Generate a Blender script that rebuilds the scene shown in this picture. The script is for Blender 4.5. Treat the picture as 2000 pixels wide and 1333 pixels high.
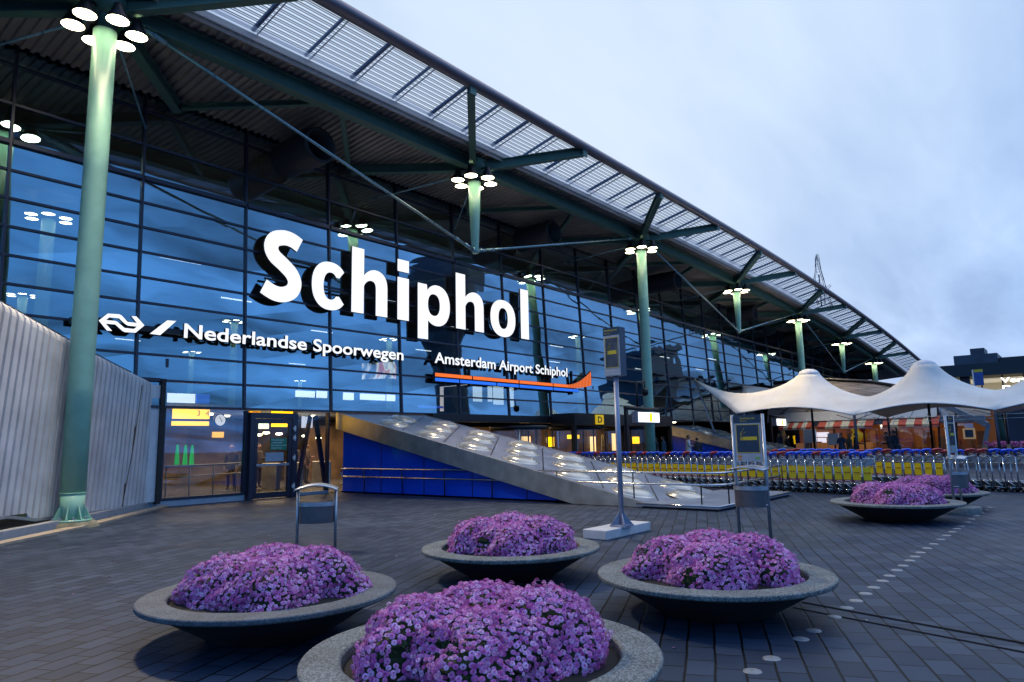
import bpy, bmesh, math, random
import numpy as np
from mathutils import Vector, Matrix
PI = math.pi; rad = math.radians
sc = bpy.context.scene
COL = sc.collection
for o in list(bpy.data.objects): bpy.data.objects.remove(o)
random.seed(7); rng = np.random.default_rng(7)

# ------------------------------------------------------------------ camera
F_PX, YAW, PIT, ROL, EYE = 1358.39, rad(50.99869926), rad(8.31228875), rad(-1.13695103), 1.6
fwd = Vector((math.sin(YAW)*math.cos(PIT), math.cos(YAW)*math.cos(PIT), math.sin(PIT)))
right = Vector((math.cos(YAW), -math.sin(YAW), 0)); up = right.cross(fwd)
r2 = right*math.cos(ROL) + up*math.sin(ROL); u2 = -right*math.sin(ROL) + up*math.cos(ROL)
cd = bpy.data.cameras.new('camera'); cam = bpy.data.objects.new('camera', cd); COL.objects.link(cam)
cam.matrix_world = Matrix(((r2.x, u2.x, -fwd.x, 0), (r2.y, u2.y, -fwd.y, 0), (r2.z, u2.z, -fwd.z, EYE), (0, 0, 0, 1)))
cd.sensor_width = 36; cd.lens = F_PX/2000*36; cd.clip_start = .05; cd.clip_end = 3000
sc.camera = cam

# ------------------------------------------------------------------ render, view
sc.render.engine = 'CYCLES'
sc.view_settings.view_transform = 'Standard'; sc.view_settings.look = 'None'
sc.view_settings.exposure = 0; sc.view_settings.gamma = 1
cy = sc.cycles
cy.use_denoising = True; cy.max_bounces = 8; cy.glossy_bounces = 4; cy.diffuse_bounces = 3
cy.transparent_max_bounces = 16; cy.caustics_reflective = False; cy.caustics_refractive = False
cy.sample_clamp_indirect = 3.0; cy.blur_glossy = 1.0

# ------------------------------------------------------------------ world: dusk sky
W = bpy.data.worlds.new('World'); sc.world = W; W.use_nodes = True
SUN_EL, SUN_AZ = rad(4), rad(50)          # the glow of the sky lies ahead, over the roof
def build_world():
    nt = W.node_tree; N = nt.nodes; L = nt.links; N.clear()
    out = N.new('ShaderNodeOutputWorld'); bg = N.new('ShaderNodeBackground'); bg.inputs[1].default_value = 1.0
    tc = N.new('ShaderNodeTexCoord')
    d1 = Vector((math.sin(rad(52))*math.cos(rad(38)), math.cos(rad(52))*math.cos(rad(38)), math.sin(rad(38))))
    dot = N.new('ShaderNodeVectorMath'); dot.operation = 'DOT_PRODUCT'; dot.inputs[1].default_value = d1
    L.new(tc.outputs['Generated'], dot.inputs[0])
    mr = N.new('ShaderNodeMapRange'); mr.inputs[1].default_value = -1; mr.inputs[2].default_value = 1
    L.new(dot.outputs['Value'], mr.inputs[0])
    # clouds: noise on the sky seen as a flat layer
    sep = N.new('ShaderNodeSeparateXYZ'); L.new(tc.outputs['Generated'], sep.inputs[0])
    den = N.new('ShaderNodeMath'); den.operation = 'MAXIMUM'; den.inputs[1].default_value = 0.0; L.new(sep.outputs['Z'], den.inputs[0])
    den2 = N.new('ShaderNodeMath'); den2.operation = 'ADD'; den2.inputs[1].default_value = .22; L.new(den.outputs[0], den2.inputs[0])
    cx = N.new('ShaderNodeMath'); cx.operation = 'DIVIDE'; L.new(sep.outputs['X'], cx.inputs[0]); L.new(den2.outputs[0], cx.inputs[1])
    cyy = N.new('ShaderNodeMath'); cyy.operation = 'DIVIDE'; L.new(sep.outputs['Y'], cyy.inputs[0]); L.new(den2.outputs[0], cyy.inputs[1])
    cmb = N.new('ShaderNodeCombineXYZ'); L.new(cx.outputs[0], cmb.inputs[0]); L.new(cyy.outputs[0], cmb.inputs[1])
    mp = N.new('ShaderNodeMapping'); mp.inputs['Rotation'].default_value = (0, 0, rad(28)); mp.inputs['Scale'].default_value = (.55, 1.5, 1); mp.inputs['Location'].default_value = (3.1, 1.7, 0)
    L.new(cmb.outputs[0], mp.inputs['Vector'])
    nz = N.new('ShaderNodeTexNoise'); nz.inputs['Scale'].default_value = 2.3; nz.inputs['Detail'].default_value = 5; nz.inputs['Roughness'].default_value = .5; nz.inputs['Distortion'].default_value = .35
    L.new(mp.outputs[0], nz.inputs['Vector'])
    cl = N.new('ShaderNodeMapRange'); cl.inputs[1].default_value = .34; cl.inputs[2].default_value = .68; cl.inputs[3].default_value = -.5; cl.inputs[4].default_value = .5; cl.clamp = True
    L.new(nz.outputs['Fac'], cl.inputs[0])
    nz2 = N.new('ShaderNodeTexNoise'); nz2.inputs['Scale'].default_value = 8; nz2.inputs['Detail'].default_value = 6; nz2.inputs['Distortion'].default_value = .6
    L.new(mp.outputs[0], nz2.inputs['Vector'])
    c2 = N.new('ShaderNodeMath'); c2.operation = 'MULTIPLY_ADD'; c2.inputs[1].default_value = .65; c2.inputs[2].default_value = -.325; L.new(nz2.outputs['Fac'], c2.inputs[0])
    cs = N.new('ShaderNodeMath'); cs.operation = 'ADD'; L.new(cl.outputs[0], cs.inputs[0]); L.new(c2.outputs[0], cs.inputs[1])
    ofs = N.new('ShaderNodeMath'); ofs.operation = 'MULTIPLY_ADD'; ofs.inputs[1].default_value = .042
    L.new(cs.outputs[0], ofs.inputs[0]); L.new(mr.outputs[0], ofs.inputs[2])
    rp = N.new('ShaderNodeValToRGB'); cr = rp.color_ramp; cr.interpolation = 'B_SPLINE'
    pts = [(0, (.10, .30, .72)), (.42, (.14, .42, .95)), (.60, (.17, .42, .96)), (.76, (.22, .40, .83)), (.86, (.33, .51, .88)), (.93, (.52, .68, .94)), (1.0, (.67, .80, .98))]
    cr.elements[0].position = 0; cr.elements[0].color = (*pts[0][1], 1); cr.elements[1].position = 1; cr.elements[1].color = (*pts[-1][1], 1)
    for p, c in pts[1:-1]:
        e = cr.elements.new(p); e.color = (*c, 1)
    L.new(ofs.outputs[0], rp.inputs[0])
    sky = N.new('ShaderNodeTexSky'); sky.sky_type = 'NISHITA'; sky.sun_disc = False
    sky.sun_elevation = SUN_EL; sky.sun_rotation = SUN_AZ
    sm = N.new('ShaderNodeMix'); sm.data_type = 'RGBA'; sm.blend_type = 'ADD'; sm.inputs[0].default_value = .02
    cb = N.new('ShaderNodeMath'); cb.operation = 'MULTIPLY_ADD'; cb.inputs[1].default_value = 1.15; cb.inputs[2].default_value = 1.0; L.new(cs.outputs[0], cb.inputs[0])
    cm = N.new('ShaderNodeVectorMath'); cm.operation = 'SCALE'; L.new(rp.outputs[0], cm.inputs[0])
    wt = N.new('ShaderNodeMapRange'); wt.inputs[1].default_value = .93; wt.inputs[2].default_value = .6; wt.inputs[3].default_value = .06; wt.inputs[4].default_value = 1.0; L.new(mr.outputs[0], wt.inputs[0])
    cx2 = N.new('ShaderNodeMix'); cx2.inputs[2].default_value = 1.0; L.new(wt.outputs[0], cx2.inputs[0]); L.new(cb.outputs[0], cx2.inputs[3]); L.new(cx2.outputs[0], cm.inputs['Scale'])
    L.new(cm.outputs[0], sm.inputs[6]); L.new(sky.outputs[0], sm.inputs[7])
    L.new(sm.outputs[2], bg.inputs[0]); L.new(bg.outputs[0], out.inputs[0])
build_world()
sl = bpy.data.lights.new('sun', 'SUN'); sl.energy = .62; sl.angle = rad(60); sl.color = (1, .97, .93)
so = bpy.data.objects.new('sun', sl); COL.objects.link(so)
so.rotation_euler = Vector((math.sin(SUN_AZ+1.2)*math.cos(rad(58)), math.cos(SUN_AZ+1.2)*math.cos(rad(58)), math.sin(rad(58)))).to_track_quat('Z', 'Y').to_euler()

# ------------------------------------------------------------------ materials
MATS = {}
def nodes(name):
    m = bpy.data.materials.new(name); m.use_nodes = True
    nt = m.node_tree; return m, nt, nt.nodes['Principled BSDF'], nt.nodes['Material Output']
def mat(name, col, rough=.6, metal=0., var=.15, vscale=6., bump=0., bscale=60., emit=None, estr=1., spec=.5, trans=0., aniso=0.):
    if name in MATS: return MATS[name]
    m, nt, b, out = nodes(name); N = nt.nodes; L = nt.links
    b.inputs['Roughness'].default_value = rough; b.inputs['Metallic'].default_value = metal
    b.inputs['Specular IOR Level'].default_value = spec
    if trans: b.inputs['Transmission Weight'].default_value = trans
    tc = N.new('ShaderNodeTexCoord')
    if var:
        nz = N.new('ShaderNodeTexNoise'); nz.inputs['Scale'].default_value = vscale; nz.inputs['Detail'].default_value = 5
        L.new(tc.outputs['Object'], nz.inputs['Vector'])
        mr = N.new('ShaderNodeMapRange'); mr.inputs[1].default_value = .3; mr.inputs[2].default_value = .7; mr.inputs[3].default_value = 1-var; mr.inputs[4].default_value = 1+var
        L.new(nz.outputs['Fac'], mr.inputs[0])
        mx = N.new('ShaderNodeMix'); mx.data_type = 'RGBA'; mx.blend_type = 'MULTIPLY'; mx.inputs[0].default_value = 1
        mx.inputs[6].default_value = (*col, 1); L.new(mr.outputs[0], mx.inputs[7]); L.new(mx.outputs[2], b.inputs['Base Color'])
        rr = N.new('ShaderNodeMapRange'); rr.inputs[1].default_value = .3; rr.inputs[2].default_value = .7; rr.inputs[3].default_value = max(.02, rough*.85); rr.inputs[4].default_value = min(1, rough*1.15)
        L.new(nz.outputs['Fac'], rr.inputs[0]); L.new(rr.outputs[0], b.inputs['Roughness'])
    else:
        b.inputs['Base Color'].default_value = (*col, 1)
    if bump:
        n2 = N.new('ShaderNodeTexNoise'); n2.inputs['Scale'].default_value = bscale; n2.inputs['Detail'].default_value = 3
        L.new(tc.outputs['Object'], n2.inputs['Vector'])
        bp = N.new('ShaderNodeBump'); bp.inputs['Strength'].default_value = bump; bp.inputs['Distance'].default_value = .01
        L.new(n2.outputs['Fac'], bp.inputs['Height']); L.new(bp.outputs[0], b.inputs['Normal'])
    if emit:
        b.inputs['Emission Color'].default_value = (*emit, 1); b.inputs['Emission Strength'].default_value = estr
    MATS[name] = m; return m
def emat(name, col, s):
    return mat(name, tuple(min(.8, c) for c in col), .5, var=0, emit=col, estr=s)

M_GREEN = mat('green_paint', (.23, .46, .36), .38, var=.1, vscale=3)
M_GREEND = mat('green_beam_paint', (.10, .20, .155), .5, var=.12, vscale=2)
M_ROD = mat('rod_steel', (.28, .42, .44), .3, .6, var=.08)
M_DECK = mat('deck_metal', (.42, .36, .32), .55, .1, var=.2, vscale=.8)
M_GUTTER = mat('gutter_metal', (.24, .20, .22), .42, .5, var=.12, vscale=2)
M_LOUVRE = mat('louvre_metal', (.12, .15, .22), .4, .6, var=.1)
M_EDGE = mat('white_edge', (.7, .72, .76), .4, var=.1, vscale=1)
M_FRAME = mat('facade_frame', (.042, .042, .066), .35, .3, var=.1)
M_BLACK = mat('black_metal', (.012, .012, .015), .4, .2, var=.1)
M_DARK = mat('dark_interior', (.02, .022, .028), .7, var=.2, vscale=1)
M_FLOORI = mat('hall_floor', (.10, .10, .11), .25, var=.15, vscale=1)
M_STEEL = mat('brushed_steel', (.56, .54, .50), .34, .95, var=.18, vscale=3, bump=.05, bscale=30)
M_SSHEET = mat('hatch_sheet', (.24, .28, .37), .42, .4, var=.16, vscale=2.5, bump=.05)
M_CHROME = mat('chrome', (.6, .6, .62), .18, 1., var=.06)
M_CHROMED = mat('dull_chrome', (.42, .44, .48), .32, .85, var=.3, vscale=25)
M_GALV = mat('galvanised', (.42, .45, .50), .4, .8, var=.15, vscale=12)
M_BLUEW = mat('blue_gloss_panel', (.006, .085, .80), .12, var=.06, vscale=1.2)
M_CORR = mat('corrugated_sheet', (.74, .73, .73), .36, .3, var=.14, vscale=1.5)
M_WHITEP = mat('white_panel', (.62, .62, .64), .5, var=.08)
M_RUBBER = mat('rubber', (.015, .015, .016), .7, var=.1)
M_PLBLUE = mat('blue_plastic', (.01, .10, .80), .35, var=.08)
M_PLRED = mat('red_plastic', (.42, .03, .05), .35, var=.08)
M_PLBLK = mat('black_plastic', (.014, .016, .02), .4, var=.1)
M_YEL = mat('yellow_board', (1.0, .66, .008), .4, var=.06)
M_REDB = mat('red_band', (.42, .01, .025), .4, var=.06)
M_REDT = mat('red_lettering', (.36, .02, .015), .5, var=0)
M_WHITET = mat('white_lettering', (.75, .75, .75), .5, var=0)
M_CONC = mat('grey_concrete', (.30, .30, .30), .8, var=.18, vscale=8, bump=.3, bscale=90)
M_CONCL = mat('pale_concrete', (.50, .51, .54), .8, var=.12, vscale=5, bump=.25, bscale=90)
M_KERB = mat('tan_kerb', (.36, .30, .23), .8, var=.2, vscale=4, bump=.3)
M_MOSS = mat('mossy_concrete', (.17, .165, .12), .9, var=.45, vscale=4, bump=.4, bscale=40)
M_SOIL = mat('soil', (.016, .012, .01), .95, var=.5, vscale=40, bump=1., bscale=70)
M_TENT = None
_m = bpy.data.materials.new('edge_sheet'); _m.use_nodes = True; _t = _m.node_tree; _b = _t.nodes['Principled BSDF']; _b.inputs['Base Color'].default_value = (.7, .72, .76, 1)
_tl = _t.nodes.new('ShaderNodeBsdfTranslucent'); _tl.inputs[0].default_value = (.85, .87, .92, 1); _x = _t.nodes.new('ShaderNodeMixShader'); _x.inputs[0].default_value = .85; _tr = _t.nodes.new('ShaderNodeBsdfTransparent'); _tr.inputs[0].default_value = (.93, .95, 1, 1); _y = _t.nodes.new('ShaderNodeMixShader'); _y.inputs[0].default_value = .6
_t.links.new(_b.outputs[0], _x.inputs[1]); _t.links.new(_tl.outputs[0], _x.inputs[2]); _t.links.new(_x.outputs[0], _y.inputs[1]); _t.links.new(_tr.outputs[0], _y.inputs[2]); _t.links.new(_y.outputs[0], _t.nodes['Material Output'].inputs[0]); M_EDGESH = _m
M_SIGNBLUE = mat('sign_dark_blue', (.022, .04, .075), .25, var=.1, vscale=8)
M_SIGNGREY = mat('sign_grey', (.30, .36, .44), .4, var=.08)
M_SIGNYEL = mat('sign_yellow', (.55, .45, .02), .45, var=.05)
M_LETTER = emat('letter_face', (1, .975, .93), .93)
M_ORANGE = emat('orange_light_bar', (1, .16, .015), .95)
M_LBLUE = emat('blue_light_bar', (.02, .16, .80), .9)
M_LAMP = emat('lamp_disc', (1, .88, .56), 15.0)
M_WARMLIT = emat('warm_panel', (1, .60, .25), 1.8)
M_WHITELIT = emat('white_panel_lit', (1, .97, .90), 2.6)
M_YELLIT = emat('yellow_panel_lit', (1, .50, .0), 3.2)
M_SKIN = mat('skin', (.42, .25, .18), .55, var=.06)

def concrete_agg(name, base, speck):
    m, nt, b, out = nodes(name); N = nt.nodes; L = nt.links
    tc = N.new('ShaderNodeTexCoord'); v = N.new('ShaderNodeTexVoronoi'); v.inputs['Scale'].default_value = 95
    L.new(tc.outputs['Object'], v.inputs['Vector'])
    rp = N.new('ShaderNodeValToRGB'); rp.color_ramp.elements[0].color = (*[c*.55 for c in base], 1); rp.color_ramp.elements[1].color = (*[min(1, c*speck) for c in base], 1)
    rp.color_ramp.elements[0].position = .25; rp.color_ramp.elements[1].position = .95
    L.new(v.outputs['Color'], rp.inputs[0])
    nz = N.new('ShaderNodeTexNoise'); nz.inputs['Scale'].default_value = 3.5; nz.inputs['Detail'].default_value = 6; L.new(tc.outputs['Object'], nz.inputs['Vector'])
    mr = N.new('ShaderNodeMapRange'); mr.inputs[1].default_value = .3; mr.inputs[2].default_value = .7; mr.inputs[3].default_value = .72; mr.inputs[4].default_value = 1.2; L.new(nz.outputs['Fac'], mr.inputs[0])
    mx = N.new('ShaderNodeMix'); mx.data_type = 'RGBA'; mx.blend_type = 'MULTIPLY'; mx.inputs[0].default_value = 1
    L.new(rp.outputs[0], mx.inputs[6]); L.new(mr.outputs[0], mx.inputs[7]); L.new(mx.outputs[2], b.inputs['Base Color'])
    b.inputs['Roughness'].default_value = .75
    bp = N.new('ShaderNodeBump'); bp.inputs['Strength'].default_value = .35; bp.inputs['Distance'].default_value = .004; L.new(v.outputs['Distance'], bp.inputs['Height']); L.new(bp.outputs[0], b.inputs['Normal'])
    return m
M_AGG = concrete_agg('aggregate_concrete', (.135, .15, .152), 2.0)
M_SMOOTHC = concrete_agg('smooth_grey_concrete', (.125, .145, .168), 1.25)

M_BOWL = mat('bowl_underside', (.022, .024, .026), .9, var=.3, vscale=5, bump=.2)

def glass_mat(name, refl=.5, tint=(.50, .75, .88), through=(.50, .62, .72), wob=.012):
    m, nt, b, out = nodes(name); N = nt.nodes; L = nt.links; N.remove(b)
    tr = N.new('ShaderNodeBsdfTransparent'); tr.inputs[0].default_value = (*through, 1)
    gl = N.new('ShaderNodeBsdfGlossy'); gl.inputs[0].default_value = (*tint, 1); gl.inputs['Roughness'].default_value = .015
    tc = N.new('ShaderNodeTexCoord'); nz = N.new('ShaderNodeTexNoise'); nz.inputs['Scale'].default_value = .55; nz.inputs['Detail'].default_value = 1
    L.new(tc.outputs['Object'], nz.inputs['Vector'])
    bp = N.new('ShaderNodeBump'); bp.inputs['Strength'].default_value = .35; bp.inputs['Distance'].default_value = wob*3; L.new(nz.outputs['Fac'], bp.inputs['Height']); L.new(bp.outputs[0], gl.inputs['Normal'])
    lw = N.new('ShaderNodeLayerWeight'); lw.inputs[0].default_value = .35
    mr = N.new('ShaderNodeMapRange'); mr.inputs[3].default_value = refl; mr.inputs[4].default_value = .95 if refl > .4 else refl+.25; L.new(lw.outputs['Fresnel'], mr.inputs[0])
    mx = N.new('ShaderNodeMixShader'); L.new(mr.outputs[0], mx.inputs[0]); L.new(tr.outputs[0], mx.inputs[1]); L.new(gl.outputs[0], mx.inputs[2]); L.new(mx.outputs[0], out.inputs[0])
    return m
M_GLASS = glass_mat('facade_glass')
M_GLASSD = glass_mat('door_glass', .05, (.7, .82, 1), (.85, .88, .9))
M_GLASSL = glass_mat('low_window_glass', .24, (.45, .72, 1), (.75, .78, .8), .002)
M_GLASSW = glass_mat('shop_glass', .22, (.7, .82, 1), (.8, .82, .85))

def paving_mat():
    m, nt, b, out = nodes('paving'); N = nt.nodes; L = nt.links
    tc = N.new('ShaderNodeTexCoord')
    mp = N.new('ShaderNodeMapping'); mp.vector_type = 'TEXTURE'; mp.inputs['Rotation'].default_value = (0, 0, rad(24))
    L.new(tc.outputs['Object'], mp.inputs['Vector'])
    # slight waviness so courses are hand laid
    wn = N.new('ShaderNodeTexNoise'); wn.inputs['Scale'].default_value = .9; wn.inputs['Detail'].default_value = 2; L.new(mp.outputs[0], wn.inputs['Vector'])
    ws = N.new('ShaderNodeVectorMath'); ws.operation = 'SUBTRACT'; ws.inputs[1].default_value = (.5, .5, .5); L.new(wn.outputs['Color'], ws.inputs[0])
    wm = N.new('ShaderNodeVectorMath'); wm.operation = 'SCALE'; wm.inputs['Scale'].default_value = .045; L.new(ws.outputs[0], wm.inputs[0])
    wa = N.new('ShaderNodeVectorMath'); wa.operation = 'ADD'; L.new(mp.outputs[0], wa.inputs[0]); L.new(wm.outputs[0], wa.inputs[1])
    bk = N.new('ShaderNodeTexBrick'); bk.offset = .5; bk.offset_frequency = 2
    bk.inputs['Scale'].default_value = 1; bk.inputs['Brick Width'].default_value = .335; bk.inputs['Row Height'].default_value = .205
    bk.inputs['Mortar Size'].default_value = .0075; bk.inputs['Mortar Smooth'].default_value = .25; bk.inputs['Bias'].default_value = 0
    bk.inputs['Color1'].default_value = (.019, .032, .061, 1); bk.inputs['Color2'].default_value = (.046, .066, .110, 1); bk.inputs['Mortar'].default_value = (.0015, .0015, .002, 1)
    L.new(wa.outputs[0], bk.inputs['Vector'])
    # deep open joint along the courses
    sx = N.new('ShaderNodeSeparateXYZ'); L.new(wa.outputs[0], sx.inputs[0])
    dv = N.new('ShaderNodeMath'); dv.operation = 'DIVIDE'; dv.inputs[1].default_value = .205; L.new(sx.outputs['Y'], dv.inputs[0])
    fr = N.new('ShaderNodeMath'); fr.operation = 'FRACT'; L.new(dv.outputs[0], fr.inputs[0])
    pg = N.new('ShaderNodeMath'); pg.operation = 'SUBTRACT'; pg.inputs[1].default_value = .5; L.new(fr.outputs[0], pg.inputs[0])
    ab = N.new('ShaderNodeMath'); ab.operation = 'ABSOLUTE'; L.new(pg.outputs[0], ab.inputs[0])
    jl = N.new('ShaderNodeMapRange'); jl.inputs[1].default_value = .44; jl.inputs[2].default_value = .475; jl.inputs[3].default_value = 1; jl.inputs[4].default_value = .07; L.new(ab.outputs[0], jl.inputs[0])
    big = N.new('ShaderNodeTexNoise'); big.inputs['Scale'].default_value = .35; big.inputs['Detail'].default_value = 8; big.inputs['Roughness'].default_value = .62; L.new(tc.outputs['Object'], big.inputs['Vector'])
    bm_ = N.new('ShaderNodeMapRange'); bm_.inputs[1].default_value = .32; bm_.inputs[2].default_value = .68; bm_.inputs[3].default_value = .68; bm_.inputs[4].default_value = 1.25; L.new(big.outputs['Fac'], bm_.inputs[0])
    m1 = N.new('ShaderNodeMix'); m1.data_type = 'RGBA'; m1.blend_type = 'MULTIPLY'; m1.inputs[0].default_value = 1; L.new(bk.outputs['Color'], m1.inputs[6]); L.new(bm_.outputs[0], m1.inputs[7])
    m2 = N.new('ShaderNodeMix'); m2.data_type = 'RGBA'; m2.blend_type = 'MULTIPLY'; m2.inputs[0].default_value = 1; L.new(m1.outputs[2], m2.inputs[6]); L.new(jl.outputs[0], m2.inputs[7])
    # pale gum spots and droppings
    vo = N.new('ShaderNodeTexVoronoi'); vo.inputs['Scale'].default_value = 2.6; L.new(tc.outputs['Object'], vo.inputs['Vector'])
    sp = N.new('ShaderNodeMapRange'); sp.inputs[1].default_value = .035; sp.inputs[2].default_value = .06; sp.inputs[3].default_value = .75; sp.inputs[4].default_value = 0; L.new(vo.outputs['Distance'], sp.inputs[0])
    vs = N.new('ShaderNodeSeparateColor'); L.new(vo.outputs['Color'], vs.inputs[0])
    gt = N.new('ShaderNodeMath'); gt.operation = 'GREATER_THAN'; gt.inputs[1].default_value = .72; L.new(vs.outputs[0], gt.inputs[0])
    sm = N.new('ShaderNodeMath'); sm.operation = 'MULTIPLY'; L.new(sp.outputs[0], sm.inputs[0]); L.new(gt.outputs[0], sm.inputs[1])
    m3 = N.new('ShaderNodeMix'); m3.data_type = 'RGBA'; L.new(sm.outputs[0], m3.inputs[0]); L.new(m2.outputs[2], m3.inputs[6]); m3.inputs[7].default_value = (.07, .075, .085, 1)
    L.new(m3.outputs[2], b.inputs['Base Color'])
    b.inputs['Specular IOR Level'].default_value = .16
    rr = N.new('ShaderNodeMapRange'); rr.inputs[1].default_value = .35; rr.inputs[2].default_value = .65; rr.inputs[3].default_value = .42; rr.inputs[4].default_value = .70; L.new(big.outputs['Fac'], rr.inputs[0]); L.new(rr.outputs[0], b.inputs['Roughness'])
    fine = N.new('ShaderNodeTexNoise'); fine.inputs['Scale'].default_value = 60; fine.inputs['Detail'].default_value = 3; L.new(tc.outputs['Object'], fine.inputs['Vector'])
    h1 = N.new('ShaderNodeMath'); h1.operation = 'MULTIPLY_ADD'; h1.inputs[1].default_value = .12; L.new(fine.outputs['Fac'], h1.inputs[0]); L.new(jl.outputs[0], h1.inputs[2])
    inv = N.new('ShaderNodeMath'); inv.operation = 'SUBTRACT'; L.new(h1.outputs[0], inv.inputs[0]); L.new(bk.outputs['Fac'], inv.inputs[1])
    bp = N.new('ShaderNodeBump'); bp.inputs['Strength'].default_value = .5; bp.inputs['Distance'].default_value = .006; L.new(inv.outputs[0], bp.inputs['Height']); L.new(bp.outputs[0], b.inputs['Normal'])
    return m
M_PAVE = paving_mat()

# ------------------------------------------------------------------ mesh helpers
class MB:
    def __init__(s): s.v = []; s.f = []; s.mi = []; s.sm = []
    def add(s, vs, fs, mi=0, sm=False):
        o = len(s.v); s.v += [tuple(map(float, p)) for p in vs]
        for f in fs: s.f.append([i+o for i in f]); s.mi.append(mi); s.sm.append(sm)
        return s
    def bx(s, x0, y0, z0, x1, y1, z1, mi=0):
        return s.add([(x0,y0,z0),(x1,y0,z0),(x1,y1,z0),(x0,y1,z0),(x0,y0,z1),(x1,y0,z1),(x1,y1,z1),(x0,y1,z1)],
            [(0,3,2,1),(4,5,6,7),(0,1,5,4),(1,2,6,5),(2,3,7,6),(3,0,4,7)], mi)
    def beam(s, p, q, w, h, mi=0, up=(0,0,1), w2=None, h2=None):
        p = Vector(p); q = Vector(q); d = (q-p).normalized(); u = Vector(up)
        if abs(d.dot(u)) > .98: u = Vector((1,0,0))
        a = d.cross(u).normalized(); b = a.cross(d).normalized(); w2 = w2 or w; h2 = h2 or h
        vs = []
        for c, ww, hh in ((p, w, h), (q, w2, h2)):
            for i, j in ((-1,-1),(1,-1),(1,1),(-1,1)): vs.append(c + a*i*ww/2 + b*j*hh/2)
        return s.add(vs, [(3,2,1,0),(4,5,6,7),(0,1,5,4),(1,2,6,5),(2,3,7,6),(3,0,4,7)], mi)
    def ibeam(s, p, q, w, h, t=.03, mi=0):
        p = Vector(p); q = Vector(q); z = Vector((0,0,1)); d = (q-p).normalized(); a = d.cross(z).normalized(); b = a.cross(d)
        s.beam(p, q, t, h-2*t, mi); s.beam(p+b*(h/2-t/2), q+b*(h/2-t/2), w, t, mi); s.beam(p-b*(h/2-t/2), q-b*(h/2-t/2), w, t, mi); return s
    def tube(s, pts, r, n=8, mi=0, sm=True, cap=True, closed=False):
        P = [Vector(p) for p in pts]; m = len(P); rs = r if isinstance(r, (list, tuple)) else [r]*m
        vs = []; ref = None
        for i in range(m):
            if closed: d = (P[(i+1) % m]-P[i-1]).normalized()
            else: d = ((P[min(i+1, m-1)]-P[max(i-1, 0)])).normalized()
            if ref is None:
                ref = Vector((0,0,1)) if abs(d.z) < .9 else Vector((1,0,0))
            a = d.cross(ref); a = a.normalized() if a.length > 1e-6 else Vector((1,0,0)); b = a.cross(d).normalized(); ref = b
            for k in range(n):
                t = 2*PI*k/n; vs.append(P[i] + (a*math.cos(t)+b*math.sin(t))*rs[i])
        fs = []
        for i in range(m if closed else m-1):
            j = (i+1) % m
            for k in range(n):
                k2 = (k+1) % n; fs.append((i*n+k, i*n+k2, j*n+k2, j*n+k))
        s.add(vs, fs, mi, sm)
        if cap and not closed:
            o = len(s.v)-len(vs)
            s.f.append([o+k for k in range(n)][::-1]); s.mi.append(mi); s.sm.append(False)
            s.f.append([o+(m-1)*n+k for k in range(n)]); s.mi.append(mi); s.sm.append(False)
        return s
    def lathe(s, prof, n=32, c=(0,0,0), mi=0, sm=True, M=None, arc=2*PI):
        vs = []; fs = []; full = abs(arc-2*PI) < 1e-6; cols = n if full else n+1
        for k in range(cols):
            t = arc*k/n
            for r, z in prof:
                p = Vector((r*math.cos(t), r*math.sin(t), z))
                if M: p = M @ p
                vs.append((p.x+c[0], p.y+c[1], p.z+c[2]))
        m = len(prof)
        for k in range(n):
            k2 = (k+1) % cols
            for i in range(m-1): fs.append((k*m+i, k2*m+i, k2*m+i+1, k*m+i+1))
        return s.add(vs, fs, mi, sm)
    def prism(s, poly, fn, t0, t1, mi=0, front=None):      # poly in (a,b); fn(a,b,t)->xyz
        n = len(poly); vs = [fn(a, b, t0) for a, b in poly]+[fn(a, b, t1) for a, b in poly]
        s.add(vs, [tuple(range(n))[::-1]], mi if front is None else front); o = len(s.v)-2*n
        s.f.append([o+n+i for i in range(n)]); s.mi.append(mi); s.sm.append(False)
        for i in range(n):
            j = (i+1) % n; s.f.append([o+i, o+j, o+n+j, o+n+i]); s.mi.append(mi); s.sm.append(False)
        return s
    def mesh(s, name, mats):
        me = bpy.data.meshes.new(name); me.from_pydata(s.v, [], s.f)
        for m in (mats if isinstance(mats, (list, tuple)) else [mats]): me.materials.append(m)
        me.polygons.foreach_set('material_index', s.mi); me.polygons.foreach_set('use_smooth', s.sm); me.update()
        return me
    def obj(s, name, mats, parent=None, loc=None, bevel=0):
        o = bpy.data.objects.new(name, s.mesh(name, mats)); COL.objects.link(o)
        if parent is not None: o.parent = parent
        if loc is not None: o.location = loc
        if bevel:
            b = o.modifiers.new('bevel', 'BEVEL'); b.width = bevel; b.segments = 2; b.limit_method = 'ANGLE'
        return o
def tag(o, label=None, cat=None, group=None, kind=None):
    if label: o['label'] = label
    if cat: o['category'] = cat
    if group: o['group'] = group
    if kind: o['kind'] = kind
    return o
def thing(name, label, cat, loc=(0,0,0), rz=0, group=None):
    o = bpy.data.objects.new(name, None); COL.objects.link(o); o.location = loc; o.rotation_euler = (0, 0, rz); o.empty_display_size = .2
    return tag(o, label, cat, group)
def meshobj(name, me, parent=None, loc=None):
    o = bpy.data.objects.new(name, me); COL.objects.link(o)
    if parent is not None: o.parent = parent
    if loc is not None: o.location = loc
    return o
def copy_tree(src, parent=None):
    c = src.copy(); COL.objects.link(c)
    if parent is not None: c.parent = parent
    for ch in list(src.children): copy_tree(ch, c)
    return c

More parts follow.
